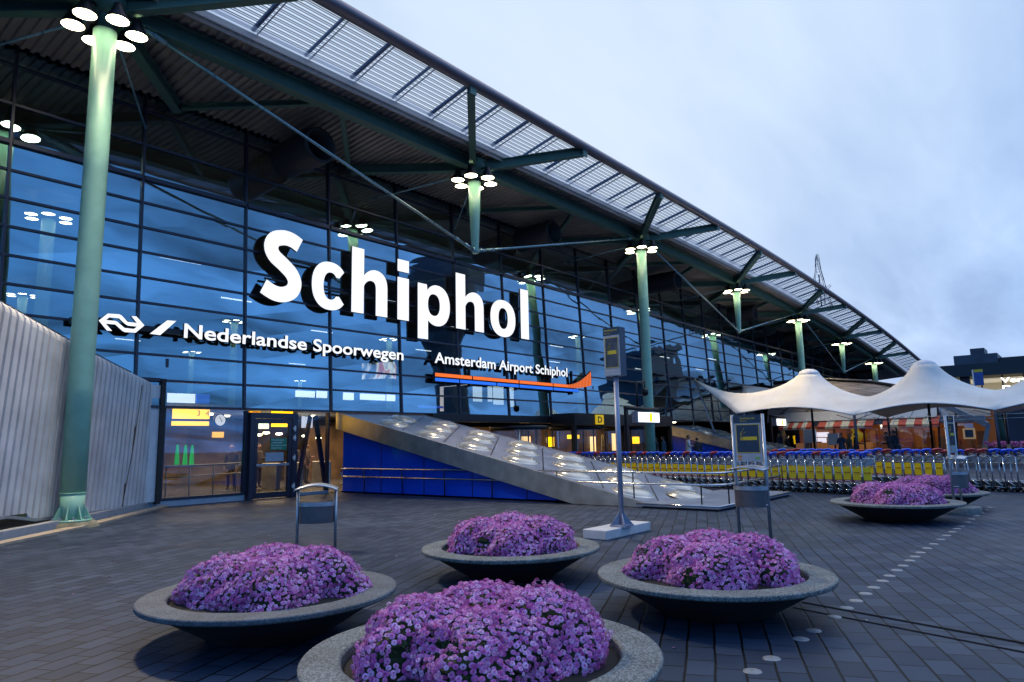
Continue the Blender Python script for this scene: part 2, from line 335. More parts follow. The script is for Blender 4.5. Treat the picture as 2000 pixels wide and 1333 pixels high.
def text_mesh(s, extrude=0., offset=0., bold=False, res=6):
    cu = bpy.data.curves.new('lettering', 'FONT'); cu.body = s; cu.extrude = extrude; cu.offset = offset; cu.resolution_u = res
    o = bpy.data.objects.new('lettering', cu); COL.objects.link(o)
    bpy.context.view_layer.update()
    me = bpy.data.meshes.new_from_object(o.evaluated_get(bpy.context.evaluated_depsgraph_get()))
    bpy.data.objects.remove(o); bpy.data.curves.remove(cu); return me
def text_fit(name, s, fn, w0, w1, h0, h1, ext, mats, parent, offset=.0, bboxfit=False):
    """text fitted between w0..w1 across and h0 (baseline) .. h1 (cap top); fn(a,b,t)->xyz; t=+1 front, -1 back"""
    me = text_mesh(s, .1 if ext else 0, offset)
    n = len(me.vertices); co = np.empty(n*3); me.vertices.foreach_get('co', co); co = co.reshape(-1, 3)
    xa, xb = co[:,0].min(), co[:,0].max()
    if bboxfit: ya, yb = co[:,1].min(), co[:,1].max()
    else: ya, yb = -offset, .727+offset
    A = w0+(co[:,0]-xa)/(xb-xa)*(w1-w0); B = h0+(co[:,1]-ya)/(yb-ya)*(h1-h0)
    T = np.sign(co[:,2]) if ext else np.ones(n)
    out = np.array([fn(a, b, t) for a, b, t in zip(A, B, T)])
    front = [all(T[v] > 0 for v in p.vertices) for p in me.polygons]
    me.vertices.foreach_set('co', out.ravel()); me.update(); me.materials.clear()
    ml = mats if isinstance(mats, (list, tuple)) else [mats]
    for m in ml: me.materials.append(m)
    if len(ml) > 1: me.polygons.foreach_set('material_index', [0 if f else 1 for f in front])
    me.name = name
    return meshobj(name, me, parent)

# ------------------------------------------------------------------ layout constants
YG, YC = 20.4, 17.0                       # glass plane, column row
BAY = 3.27; MX = [5.10+BAY*k for k in range(-3, 27)]
LEAN = .05                                # the glass wall leans back a little
def yg(z): return 20.26+LEAN*(z-2.81)
TZ = [2.81]
for z0 in (3.55, 4.27, 5.0, 5.73, 6.45, 7.18, 7.90, 8.63, 9.35, 10.36, 11.4): TZ.append(1.6+(z0-1.6)*(20.26+LEAN*(z0-2.81))/20.2)
XN = [5.87+13.03*k for k in range(0, 8)]
def dz(x): return -.0007*max(0., x-30)**2

# ------------------------------------------------------------------ ground
g = MB(); g.add([(-300,-300,0),(700,-300,0),(700,400,0),(-300,400,0)], [(0,1,2,3)])
tag(g.obj('ground', M_PAVE), 'grey paving laid in oblique courses', None, None, 'structure')
d = MB()
for k, (ox, w) in enumerate(((0, .05), (.27, .035))):
    a = Vector((7.27-ox, 2.31, .004)); b = Vector((6.70-ox, .1, .004)); n = Vector((-(b-a).y, (b-a).x, 0)).normalized()*w/2
    d.add([a+n, b+n, b-n, a-n], [(0,1,2,3)])
tag(d.obj('drain', mat('drain_slot', (.003, .003, .004), .9, var=0, spec=.1)), 'two dark drain slots crossing the paving', None, None, 'structure')

# ------------------------------------------------------------------ terminal facade
bld = thing('terminal_building', 'long glass-fronted terminal hall with dark mullions and blue sky reflections', 'building', (0, 0, 0))
for i in range(len(MX)-1):
    x0, x1 = MX[i], MX[i+1]; zt = 12.2+dz((x0+x1)/2)
    door_zone = x1 < 15.0; ent = 19 < (x0+x1)/2 < 40.5
    zb = 2.81
    g = MB(); lv = [z for z in TZ if z < zt-.2]+[zt]
    for za, zc in zip(lv[:-1], lv[1:]):
        j = [random.uniform(-.006, .006) for _ in range(4)]
        g.add([(x0,yg(za)+j[0],za),(x1,yg(za)+j[1],za),(x1,yg(zc)+j[2],zc),(x0,yg(zc)+j[3],zc)], [(0,1,2,3)])
    pane = g.obj('window', M_GLASS, bld)
    f = MB(); f.beam((x0,yg(zb)+.02,zb), (x0,yg(zt)+.02,zt), .064, .17, up=(0,1,0))
    for z in TZ:
        if z > zt: continue
        big = abs(z-9.48) < .2; h = .06 if big else .031
        f.bx(x0+.033, yg(z)-(.11 if big else .045), z-h, x1-.033, yg(z)+.1, z+h)
    f.obj('frame', M_FRAME, pane)
# end wall strip + fascia where deck meets glass
g = MB(); g.bx(-5, YG+.4, 11.9, 30, YG+.6, 12.6); g.obj('roof_fascia', M_BLACK, bld)
# hall interior shell
g = MB()
g.add([(-8,20.5,.02),(95,20.5,.02),(95,95,.02),(-8,95,.02)], [(0,1,2,3)]); g.obj('hall_floor', M_FLOORI, bld)
g = MB(); g.add([(-8,95,0),(95,95,0),(95,95,12.5),(-8,95,12.5)], [(0,1,2,3)]); g.add([(-8,20.5,0),(-8,95,0),(-8,95,12.5),(-8,20.5,12.5)], [(0,1,2,3)]); g.add([(96,20.5,0),(96,95,0),(96,95,12.5),(96,20.5,12.5)], [(0,1,2,3)])
g.obj('hall_wall', M_DARK, bld)
g = MB(); g.add([(-8,20.6,12.3),(95,20.6,12.3),(95,95,12.5),(-8,95,12.5)], [(0,1,2,3)]); g.obj('hall_ceiling', M_DECK, bld)
# lower storey: plinth, left window, door, sidelight
X0w, X1d, X2d, X3w = 9.28, 11.85, 13.55, 14.93
g = MB(); g.bx(X0w-.6, YG-.04, 0, X1d-.03, YG+.12, .16); g.obj('plinth', M_SIGNGREY, bld); g = MB(); g.bx(X2d+.03, YG-.04, 0, X3w, YG+.12, .10); g.obj('plinth', M_SIGNGREY, bld)
g = MB(); g.add([(X0w,YG,.16),(X1d,YG,.16),(X1d,YG,2.80),(X0w,YG,2.80)], [(0,1,2,3)]); w = g.obj('window', M_GLASSL, bld)
g = MB(); g.bx(X0w-.09, YG-.08, .165, X0w, YG+.1, 4.2); g.bx(X0w+.003, YG-.06, .165, X1d-.04, YG+.1, .24); g.bx(X1d-.1, YG-.06, .24, X1d, YG+.1, 2.76); g.obj('frame', M_FRAME, w)
g = MB(); g.add([(X2d,YG,.1),(X3w,YG,.1),(X3w,YG,2.80),(X2d,YG,2.80)], [(0,1,2,3)]); w = g.obj('window', M_GLASSD, bld)
g = MB(); g.bx(X2d, YG-.06, .105, X2d+.06, YG+.1, 2.76); g.bx(X3w-.06, YG-.06, .105, X3w, YG+.1, 2.76); g.obj('frame', M_FRAME, w)
g = MB(); g.bx(X1d, YG-.22, .003, X1d+.14, YG+.1, 2.52); g.bx(X2d-.20, YG-.22, .003, X2d, YG+.1, 2.52); g.bx(X1d, YG-.22, 2.523, X2d, YG+.1, 2.70)
door = g.obj('door', M_FRAME, bld)
g = MB(); g.bx(X1d+.16, YG-.2, .02, X1d+.27, YG-.13, 2.50); g.bx(X2d-.33, YG-.2, .02, X2d-.22, YG-.13, 2.50); g.bx(X1d+.273, YG-.2, .02, X2d-.333, YG-.13, .20); g.bx(X1d+.273, YG-.2, 2.36, X2d-.333, YG-.13, 2.50)
g.obj('leaf_frame', M_FRAME, door)
g = MB(); g.add([(X1d+.27,YG-.165,.2),(X2d-.33,YG-.165,.2),(X2d-.33,YG-.165,2.36),(X1d+.27,YG-.165,2.36)], [(0,1,2,3)]); g.obj('glass', M_GLASSD, door)
g = MB(); g.bx(X1d+.22, YG-.235, 1.02, X2d-.30, YG-.205, 1.09); g.obj('push_bar', M_GALV, door)
g = MB()
for z in (.34, 1.25, 1.9, 2.2): g.bx(X2d-.19, YG-.27, z-.05, X2d-.10, YG-.222, z+.05); g.bx(X2d-.13, YG-.25, z-.10, X2d-.10, YG-.222, z+.10)
g.obj('hinge', M_WHITEP, door)
g = MB(); g.bx(X1d+.72, YG-.20, 1.52, X2d-.62+.22, YG-.172, 1.90, 0); st = g.obj('notice', mat('green_notice', (.01, .20, .12), .5, var=.05), door)
for k, s in enumerate(('Nooduitgang', 'vrijhouden', 'Emergency exit', 'keep clear')):
    z = 1.82-.085*k
    text_fit('lettering', s, lambda a, b, t: (a, YG-.203, b), X1d+.75, X1d+.75+.040*len(s), z-.005, z+.045, 0, M_WHITET, st)
g = MB(); g.bx(X1d+.55, YG-.20, 1.16, X2d-.5, YG-.172, 1.44); g.obj('notice', M_SIGNGREY, door)
# entrance fascia and vestibule
g = MB(); g.bx(19.5, YG-.5, 2.50, 40.4, YG+.1, 2.80); g.obj('entrance_fascia', M_BLACK, bld)
ves = MB(); ves.bx(27.4, 18.5, 2.36, 37.6, YG-.51, 2.93); ves.obj('entrance_canopy', M_BLACK, bld)

# 'D' sign on the canopy
t = thing('entrance_sign', 'square yellow sign with black D over the revolving doors', 'sign', (29.55, 18.49, 2.64))
g = MB(); g.bx(-.36, -.05, -.235, .36, .0, .235); p = g.obj('panel', emat('sign_yellow_lit', (.8, .5, .01), .55), t)
text_fit('lettering', 'D', lambda a, b, tt: (a, -.054, b), -.20, .20, -.155, .155, 0, M_BLACK, p, offset=.03, bboxfit=True)
# revolving doors
def revolving(x, y, label):
    t = thing('revolving_door', label, 'door', (x, y, 0), 0, 'revolving doors of the entrance')
    g = MB(); g.lathe([(1.32, 2.18), (1.36, 2.18), (1.36, 2.35), (1.32, 2.35)], 40); g.lathe([(1.35, .0), (1.35, .06), (1.28, .06)], 40); g.obj('ring', M_BLACK, t)
    for a0 in (.5, .5+PI):
        g = MB(); R = 1.32
        vs = []; n = 14
        for k in range(n+1):
            a = a0+(PI-1.0)*k/n+.0; vs += [(R*math.cos(a), R*math.sin(a), .06), (R*math.cos(a), R*math.sin(a), 2.18)]
        g.add(vs, [(2*k, 2*k+2, 2*k+3, 2*k+1) for k in range(n)], 0, True); g.obj('curved_glass', M_GLASSD, t)
    for k in range(3):
        a = .3+2*PI*k/3; g = MB()
        g.add([(0,0,.08),(1.2*math.cos(a),1.2*math.sin(a),.08),(1.2*math.cos(a),1.2*math.sin(a),2.15),(0,0,2.15)], [(0,1,2,3)], 1)
        g.beam((1.22*math.cos(a),1.22*math.sin(a),.08), (1.22*math.cos(a),1.22*math.sin(a),2.15), .05, .05); g.obj('door_wing', [M_BLACK, M_GLASSD], t)
    g = MB(); g.tube([(0,0,.02),(0,0,2.2)], .05, 10); g.obj('centre_post', M_STEEL, t)
    return t
revolving(25.2, 20.1, 'revolving door nearest the wedge, half hidden by its slope')
revolving(29.6, 19.9, 'revolving door directly under the yellow D sign')
revolving(34.6, 19.9, 'revolving door beside the tall green column')
for x, lab in ((27.5, 'slim black canopy post left of the D sign'), (32.1, 'slim black canopy post between the two right revolving doors'), (37.4, 'slim black canopy post at the far end of the canopy')):
    g = MB(); g.bx(x-.09, 18.52, 0, x+.09, 18.72, 2.357); tag(g.obj('canopy_post', M_BLACK), lab, 'post', 'black posts under the entrance canopy')

# interior lit things
def plate(name, x, y, z, w, h, m, label, cat, par=None, group=None):
    g = MB(); g.bx(-w/2, -.04, -h/2, w/2, .04, h/2); o = g.obj(name, m, par, (x, y, z)); tag(o, label, cat, group); return o
def ray_at(px, py, y):
    a = (px-1000)/F_PX; b = (py-666.5)/F_PX
    d = r2*a - u2*b + fwd; t = y/d.y
    return Vector((d.x*t, y, EYE+d.z*t))
def lit(px0, py0, px1, py1, y, m, name, label, cat, group=None):
    a = ray_at(px0, py0, y); b = ray_at(px1, py1, y)
    return plate(name, (a.x+b.x)/2, y, (a.z+b.z)/2, abs(b.x-a.x), abs(a.z-b.z), m, label, cat, None, group)
yb = lit(338, 799, 408, 819, 24, M_YELLIT, 'departure_board', 'large yellow lit board with platform numbers hanging in the hall', 'sign')
text_fit('lettering', '3  4', lambda a, b, t: (a, -.045, b), .18, .62, -.06, .14, 0, mat('dark_yellow_text', (.3, .13, 0), .5, var=0), yb)
yc = lit(336, 823, 407, 832, 24, M_YELLIT, 'departure_board', 'narrow yellow lit board under the large yellow board', 'sign')
lit(327, 768, 380, 788, 26, M_WHITELIT, 'light_box', 'row of white lit boxes above the yellow board', 'sign', 'white light boxes in the hall')
lit(384, 770, 408, 789, 26, emat('blue_screen', (.05, .16, .9), .8), 'screen', 'blue glowing screen right of the white lit boxes', 'screen')
lit(578, 763, 614, 777, 26, M_WHITELIT, 'light_box', 'long white light box above the glass door', 'sign', 'white light boxes in the hall')
lit(619, 764, 638, 778, 26, M_WHITELIT, 'light_box', 'small white light box right of the long one above the door', 'sign', 'white light boxes in the hall')
lit(671, 767, 690, 782, 26, M_WHITELIT, 'light_box', 'square white light box beside the mullion over the wedge top', 'sign', 'white light boxes in the hall')
lit(704, 769, 752, 783, 26, M_WHITELIT, 'light_box', 'widest white light box over the wedge top', 'sign', 'white light boxes in the hall')
lit(756, 771, 771, 784, 26, M_WHITELIT, 'light_box', 'small white light box right of the widest one', 'sign', 'white light boxes in the hall')
for k, (a, b, ww) in enumerate(((924, 941, 30), (953, 961, 30), (964, 983, 36), (994, 1003, 40))):
    lit(a, 755, b, 755+ww, 30, emat('shop_white', (.95, 1, .9), 1.3), 'shop_window', ['tall bright shop window under the left of the orange bar', 'narrow bright shop window under the orange bar', 'widest bright shop window under the orange bar', 'bright shop window right of the widest one'][k], 'window', 'bright shop windows in the hall')
lit(818, 792, 865, 798, 27, emat('blue_line', (.1, .2, .9), .8), 'light_strip', 'thin blue light strip above the wedge top', 'light')
lit(483, 806, 520, 812, 22, M_WARMLIT, 'light_strip', 'amber lit strip above the glass door', 'light')
fa = lit(486, 803, 508, 811, 21.5, emat('first_aid_amber', (.9, .35, .02), .6), 'direction_sign', 'small amber First aid sign above the glass door', 'sign')
text_fit('lettering', 'First aid', lambda a, b, t: (a, -.045, b), -.16, .16, -.045, .05, 0, M_YELLIT, fa)
lit(531, 804, 571, 812, 21.6, M_YELLIT, 'direction_sign', 'long yellow sign above the glass door', 'sign')
lit(496, 826, 524, 838, 26, emat('exit_sign_lit', (.7, 1, .75), 1.0), 'exit_sign', 'green and white lit sign behind the door glass', 'sign')
lit(531, 826, 561, 834, 26, M_YELLIT, 'direction_sign', 'orange lit strip sign behind the door glass', 'sign')
lit(415, 844, 436, 855, 28, emat('amber_poster', (1, .45, .05), .8), 'poster', 'small amber poster under the clock', 'poster')
# clock
c = ray_at(430, 821, 24); t = thing('clock', 'round white station clock beside the yellow board', 'clock', tuple(c))
RX = Matrix.Rotation(PI/2, 3, 'X')
g = MB(); g.lathe([(0, .0), (.20, .0), (.20, -.06), (0, -.06)], 32, M=RX); g.obj('face', emat('clock_face', (1, .97, .88), .9), t)
g = MB(); g.lathe([(.20, .02), (.225, .02), (.225, -.08), (.20, -.08)], 32, M=RX); g.obj('rim', M_BLACK, t)
g = MB(); g.beam((0,-.07,0), (-.07,-.07,.12), .014, .014); g.beam((0,-.075,0), (.03,-.075,-.07), .018, .018); g.obj('hand', M_BLACK, t)
# hall back: warm concourse seen through door and entrance
g = MB(); g.bx(10.2, 33, 0, 27, 33.3, 3.0); tag(g.obj('shop_wall', mat('concourse_wall', (.28, .20, .12), .6, var=.5, vscale=1.1)), 'brown concourse wall behind the gates', 'wall')
for k, (x, z, w, h, m) in enumerate(((22.3, 1.55, .5, .7, M_WARMLIT), (23.4, 1.4, .35, .9, M_YELLIT), (25.6, 1.7, .8, .3, M_WARMLIT), (29.7, 1.5, .8, .9, M_WARMLIT), (32.0, 1.6, .5, .6, M_YELLIT), (34.2, 1.9, 1.3, .25, M_YELLIT), (36.3, 1.4, .6, 1.0, M_WARMLIT), (38.8, 1.5, .5, 1.2, M_WARMLIT), (41.6, 1.6, .9, .5, M_YELLIT), (43.6, 1.3, .5, .9, M_WARMLIT))):
    tag(plate('shop_display', x*1.12, 26, z, w, h, m, None, None), 'glowing shop display deep in the entrance hall', 'display', 'glowing displays behind the revolving doors')
g = MB(); g.bx(20, 29, 0, 54, 29.2, 2.6); tag(g.obj('shop_wall', mat('shop_wall', (.20, .12, .06), .6, var=.55, vscale=1.4)), 'warm brown shop front deep behind the revolving doors', 'wall')
for k, x in enumerate((11.3, 12.6, 13.9, 15.2, 17, 20, 23.5, 27, 31, 35, 39, 43, 47)):
    y = 26.5+(k % 3)*1.4
    g = MB(); g.lathe([(0, 0), (.16, 0), (.17, .06), (0, .06)], 20); o = g.obj('downlight', M_LAMP, None, (x*1.15, y, 2.98)); tag(o, 'round warm downlight in the low hall soffit', 'lamp', 'downlights of the hall soffit')
g = MB(); g.bx(9, 24.5, 3.045, 56, 33, 3.2); tag(g.obj('soffit', mat('soffit_paint', (.4, .4, .4), .7)), 'pale low soffit with downlights inside the hall', 'ceiling')
for x, lab in ((14.3, 'ticket gate seen at the left of the door glass'), (15.3, 'ticket gate in the middle of the door glass'), (16.3, 'ticket gate seen at the right of the door glass'), (17.6, 'ticket gate seen through the side light')):
    t = thing('ticket_gate', lab, 'gate', (x, 24.5, .02), 0, 'ticket gates in the hall')
    g = MB(); g.bx(-.1, -.5, 0, .1, .5, .98); g.obj('cabinet', M_STEEL, t, bevel=.02)
    g = MB(); g.bx(.103, -.1, .3, .42, -.07, .9); g.obj('flap', mat('pale_flap', (.5, .35, .2), .4), t)
for k, (px, lab) in enumerate(((345, 'green glowing cone lamp at the left behind the low window'), (361, 'middle green glowing cone lamp behind the low window'), (374, 'right green glowing cone lamp behind the low window'))):
    c = ray_at(px, 908, 22.6); g = MB(); g.lathe([(.075, 0), (.06, .25), (.035, .62), (.0, .64)], 14); tag(g.obj('cone_lamp', emat('green_glow', (.06, .75, .10), .55), None, (c.x, c.y, c.z)), lab, 'lamp', 'green cone lamps')
g = MB(); a = ray_at(322, 913, 22.2); b = ray_at(476, 905, 22.2); g.tube([a, b], .03, 8); g.tube([a-Vector((0,0,.32)), b-Vector((0,0,.32))], .02, 8)
for f in (.02, .3, .6, .9):
    p = a.lerp(b, f); g.tube([p, (p.x, p.y, .03)], .02, 6)
tag(g.obj('hall_railing', M_STEEL), 'steel hall railing behind the low window', 'railing')
t = thing('information_panel', 'white three-leaf information panel hanging behind the side light', 'panel', tuple(ray_at(599, 825, 22.3)))
for k in range(3):
    g = MB(); g.bx(-.21+.145*k, -.01-.03*k, -.21, -.08+.145*k, .02-.03*k, .22-.02*k); g.obj('leaf', emat('panel_white', (.75, .8, .95), .8), t)
for k, (px, py) in enumerate(((505, 850), (520, 846), (545, 848), (596, 852), (622, 856))):
    c = ray_at(px, py, 27.5); g = MB(); g.lathe([(0, -.05), (.13, -.03), (.14, .03), (0, .05)], 14); tag(g.obj('ceiling_spot', M_LAMP, None, (c.x, c.y, c.z)), 'bright warm ceiling spot seen through the door area', 'lamp', 'ceiling spots in the hall')
# slanted interior props behind the side light
for nm, px, py, sx, sy, en in (('hall_light', 15.5, 26.5, 9, 4, 480), ('entrance_light', 36, 25.2, 30, 3, 420)):
    al = bpy.data.lights.new(nm, 'AREA'); al.shape = 'RECTANGLE'; al.size = sx; al.size_y = sy; al.energy = en; al.color = (1, .70, .40)
    ao = bpy.data.objects.new(nm, al); COL.objects.link(ao); ao.location = (px, py, 2.95)
for k, (a, b) in enumerate((((14.2, 21.2, 0), (15.0, 21.6, 2.7)), ((15.0, 21.3, 2.7), (15.6, 21.4, 0)))):
    g = MB(); g.beam(a, b, .09, .16); tag(g.obj('slanted_prop', M_FRAME), ['slanted dark prop leaning right behind the side light', 'slanted dark prop leaning left behind the side light'][k], 'prop')
# hanging artwork (generic) seen through the facade
a = ray_at(708, 700, 23.5); b = ray_at(800, 748, 23.5)
m, nt, bs, out = nodes('artwork'); N = nt.nodes; L = nt.links
tc = N.new('ShaderNodeTexCoord'); nz = N.new('ShaderNodeTexNoise'); nz.inputs['Scale'].default_value = .9; nz.inputs['Distortion'].default_value = 1.6; nz.inputs['Detail'].default_value = 2; L.new(tc.outputs['Object'], nz.inputs['Vector'])
rp = N.new('ShaderNodeValToRGB'); e = rp.color_ramp.elements; e[0].position = .35; e[0].color = (.35, .06, .03, 1); e[1].position = .5; e[1].color = (.75, .68, .5, 1); x = e.new(.44); x.color = (.55, .2, .1, 1); x = e.new(.62); x.color = (.05, .05, .05, 1)
L.new(nz.outputs['Fac'], rp.inputs[0]); L.new(rp.outputs[0], bs.inputs['Emission Color']); bs.inputs['Emission Strength'].default_value = 2.4; L.new(rp.outputs[0], bs.inputs['Base Color'])  # banner colours also emit, a made glow to carry through the glass
g = MB(); w = b.x-a.x; h = a.z-b.z
g.add([(-w/2,0,h*.25),(w*.2,.1,h*.5),(w*.5,.9,h*.42),(w*.5,.9,-h*.25),(w*.2,.1,-h*.32),(-w/2,0,-h*.5)], [(5,4,1,0),(4,3,2,1)])
o = g.obj('hanging_banner', m, None, ((a.x+b.x)/2, 23.5, (a.z+b.z)/2)); o.modifiers.new('solid', 'SOLIDIFY').thickness = .03
tag(o, 'red and cream abstract banner hanging behind the glass under the big letters', 'banner')

# ------------------------------------------------------------------ letter signs on the facade
YL = 20.05
def fac(a, b, t):                        # the letters lean with the glass, .3 m in front of it
    y = yg(b)-(.34 if t > 0 else .25); q = (yg(b)-.34)/YL
    return (a*q, y, 1.6+(b-1.6)*q)
MLET = [M_LETTER, M_BLACK]
t = thing('station_sign', 'huge white glowing letters spelling Schiphol on the glass front', 'sign', (0, 0, 0))
boxes = [('S', 11.93, 13.47, 6.33, 8.80), ('c', 13.87, 15.22, 6.33, 8.06), ('h', 15.56, 17.25, 6.40, 8.84), ('i', 17.76, 18.35, 6.40, 8.80),
         ('p', 18.83, 20.66, 5.78, 8.08), ('h', 21.03, 22.80, 6.43, 8.84), ('o', 23.26, 25.04, 6.38, 8.09), ('l', 25.45, 26.06, 6.45, 8.84)]
def bez(p0, p1, p2, p3, n=9):
    return [tuple((1-t)**3*a+3*(1-t)**2*t*b+3*(1-t)*t*t*c+t**3*d for a, b, c, d in zip(p0, p1, p2, p3)) for t in [k/n for k in range(1, n+1)]]
def ell(cx, cz, rx, rz, n=40, e=2.25, a0=0, a1=2*PI):
    out = []
    for k in range(n):
        a = a0+(a1-a0)*k/(n if abs(a1-a0) > 6.28 else n-1); c, q = math.cos(a), math.sin(a)
        out.append((cx+rx*math.copysign(abs(c)**(2/e), c), cz+rz*math.copysign(abs(q)**(2/e), q)))
    return out
def glyph(ch):
    if ch == 'l': return [([(0,0),(0,1),(1,1),(1,0)], None)]
    if ch == 'i': return [([(0,0),(0,.70),(1,.70),(1,0)], None), ([(0,.80),(0,1),(1,1),(1,.80)], None)]
    if ch == 'o': return [(ell(.9,.86,.9,.88), ell(.9,.86,.335,.50))]
    if ch == 'h':
        return [([(0,0),(0,2.44),(.56,2.44),(.56,1.44)]+bez((.56,1.44),(.70,1.62),(.92,1.73),(1.10,1.73))+bez((1.10,1.73),(1.48,1.73),(1.69,1.50),(1.69,1.06))+[(1.69,0),(1.13,0),(1.13,.95)]+bez((1.13,.95),(1.13,1.20),(1.06,1.29),(.90,1.29))+bez((.90,1.29),(.76,1.29),(.64,1.20),(.56,1.04))+[(.56,0)], None)]
    if ch == 'p':
        return [([(0,-.66),(0,1.68),(.50,1.68),(.53,1.44)]+bez((.53,1.44),(.66,1.62),(.86,1.73),(1.06,1.73))+bez((1.06,1.73),(1.56,1.73),(1.83,1.38),(1.83,.86))+bez((1.83,.86),(1.83,.33),(1.54,-.04),(1.06,-.04))+bez((1.06,-.04),(.86,-.04),(.68,.04),(.56,.16))+[(.56,-.66)], ell(.90,.85,.34,.47))]
    if ch == 'c':
        return [(ell(.9,.86,.9,.88, 34, 2.25, rad(40), rad(320))+[(1.36,.52)]+ell(.93,.86,.36,.50, 26, 2.25, rad(318), rad(42))+[(1.36,1.20)], None)]
    cl = [(1.40,2.06),(1.10,2.19),(.78,2.21),(.44,2.08),(.32,1.80),(.44,1.52),(.78,1.28),(1.10,1.02),(1.24,.72),(1.14,.42),(.84,.25),(.48,.25),(.08,.42)]
    P = []
    for i in range(len(cl)-1):
        p0, p1, p2, p3 = cl[max(0, i-1)], cl[i], cl[i+1], cl[min(len(cl)-1, i+2)]
        for k in range(5):
            t = k/5; P.append(tuple(.5*(2*b+(c-a)*t+(2*a-5*b+4*c-d)*t*t+(3*b-a-3*c+d)*t**3) for a, b, c, d in zip(p0, p1, p2, p3)))
    P.append(cl[-1]); Lf, Rt = [], []
    for i in range(len(P)):
        a, b = P[max(0, i-1)], P[min(len(P)-1, i+1)]; dx, dz_ = b[0]-a[0], b[1]-a[1]; l = math.hypot(dx, dz_); w = .26
        Lf.append((P[i][0]-dz_/l*w, P[i][1]+dx/l*w)); Rt.append((P[i][0]+dz_/l*w, P[i][1]-dx/l*w))
    return [(Lf+Rt[::-1], None)]
def poly_holes(outer, hole, fn, mats, name, par):
    bm = bmesh.new(); allv = []; front = []
    for t in (1, -1):
        ed = []; old = set(bm.faces)
        for pts in (outer, hole):
            if not pts: continue
            vs = [bm.verts.new(fn(a, b, t)) for a, b in pts]; allv.append(vs)
            ed += [bm.edges.new((vs[i], vs[(i+1) % len(vs)])) for i in range(len(vs))]
        bmesh.ops.triangle_fill(bm, use_beauty=True, edges=ed)
        for f in bm.faces:
            if f not in old: f.material_index = 0 if t > 0 else 1
    k = 2 if hole else 1
    for i in range(k):
        A, B = allv[i], allv[i+k]
        for j in range(len(A)):
            q = (j+1) % len(A); f = bm.faces.new((A[j], A[q], B[q], B[j])); f.material_index = 1
    me = bpy.data.meshes.new(name); bm.to_mesh(me); bm.free()
    for m in mats: me.materials.append(m)
    return meshobj(name, me, par)
for ch, x0, x1, z0, z1 in boxes:
    gl = glyph(ch); pa = [p for o_, h_ in gl for p in o_]
    ax0, ax1 = min(p[0] for p in pa), max(p[0] for p in pa); az0, az1 = min(p[1] for p in pa), max(p[1] for p in pa)
    mp_ = lambda P: [(x0+(a-ax0)/(ax1-ax0)*(x1-x0), z0+(b-az0)/(az1-az0)*(z1-z0)) for a, b in P] if P else None
    L0 = poly_holes(mp_(gl[0][0]), mp_(gl[0][1]), fac, MLET, 'letter', t)
    if len(gl) > 1: poly_holes(mp_(gl[1][0]), None, fac, MLET, 'dot', L0)
g = MB(); g.bx(12.2, yg(7.1)-.24, 7.06, 25.8, yg(7.1)-.18, 7.12); g.bx(12.2, yg(7.9)-.24, 7.86, 25.8, yg(7.9)-.18, 7.92); g.obj('mounting_rail', M_BLACK, t)
t = thing('railway_sign', 'white letters spelling Nederlandse Spoorwegen with double-arrow emblem', 'sign', (0, 0, 0))
text_fit('lettering', 'Nederlandse Spoorwegen', fac, 9.55, 18.08, 4.82, 5.27, 1, MLET, t, offset=.018)
g = MB(); g.bx(6.6, yg(5)-.24, 4.90, 18.0, yg(5)-.16, 5.06); g.obj('mounting_rail', M_BLACK, t)
def lg(px, py):                      # a point of the emblem measured on the photo crop (x 11.111 zoom from 185,600)
    v = ray_at(185+px/11.111, 600+py/11.111, YL); return (v.x, v.z)
E1 = [(88,295),(285,142),(540,160),(585,185),(715,325),(918,348),(795,200),(905,205),(1080,400),(885,560),(655,545),(600,520),(445,380),(240,362),(378,520),(265,512)]
H1 = [(245,285),(430,300),(490,320),(645,455),(850,478),(920,425),(720,405),(660,370),(525,245),(315,225)]
poly_holes([lg(*p) for p in E1], [lg(*p) for p in H1], fac, MLET, 'emblem', t)
poly_holes([lg(*p) for p in [(1195,580),(1575,290),(1770,305),(1420,612)]], None, fac, MLET, 'slash', t)
t = thing('airport_sign', 'white letters spelling Amsterdam Airport Schiphol over orange and blue light bars', 'sign', (0, 0, 0))
text_fit('lettering', 'Amsterdam Airport Schiphol', fac, 19.76, 29.19, 4.86, 5.33, 1, MLET, t, offset=.018)
def ybx(z0, z1, x0, x1, mi, name):
    g = MB(); g.bx(x0, YL, z0, x1, YL+.12, z1, 1)
    g.add([(x0+.02, YL-.004, z0+.015),(x1-.02, YL-.004, z0+.015),(x1-.02, YL-.004, z1-.015),(x0+.02, YL-.004, z1-.015)], [(0,1,2,3)], 0)
    return g.obj(name, [mi, M_BLACK], t)
for x0, x1 in ((19.76, 22.0), (22.03, 25.2), (25.23, 27.9), (27.93, 29.3)): ybx(4.30, 4.47, x0, x1, M_ORANGE, 'orange_bar')
for x0, x1 in ((19.76, 21.2), (21.23, 23.6), (23.63, 25.2), (25.23, 27.9), (27.93, 30.18)): ybx(4.11, 4.27, x0, x1, M_LBLUE, 'blue_bar')
g = MB(); n = 15; lo = []; hi = []
for k in range(n+1):
    s = k/n; x = 29.33+s*2.1; lo.append((x, 4.31+.24*s**2.2)); hi.append((x, 4.48+.83*s**1.7))
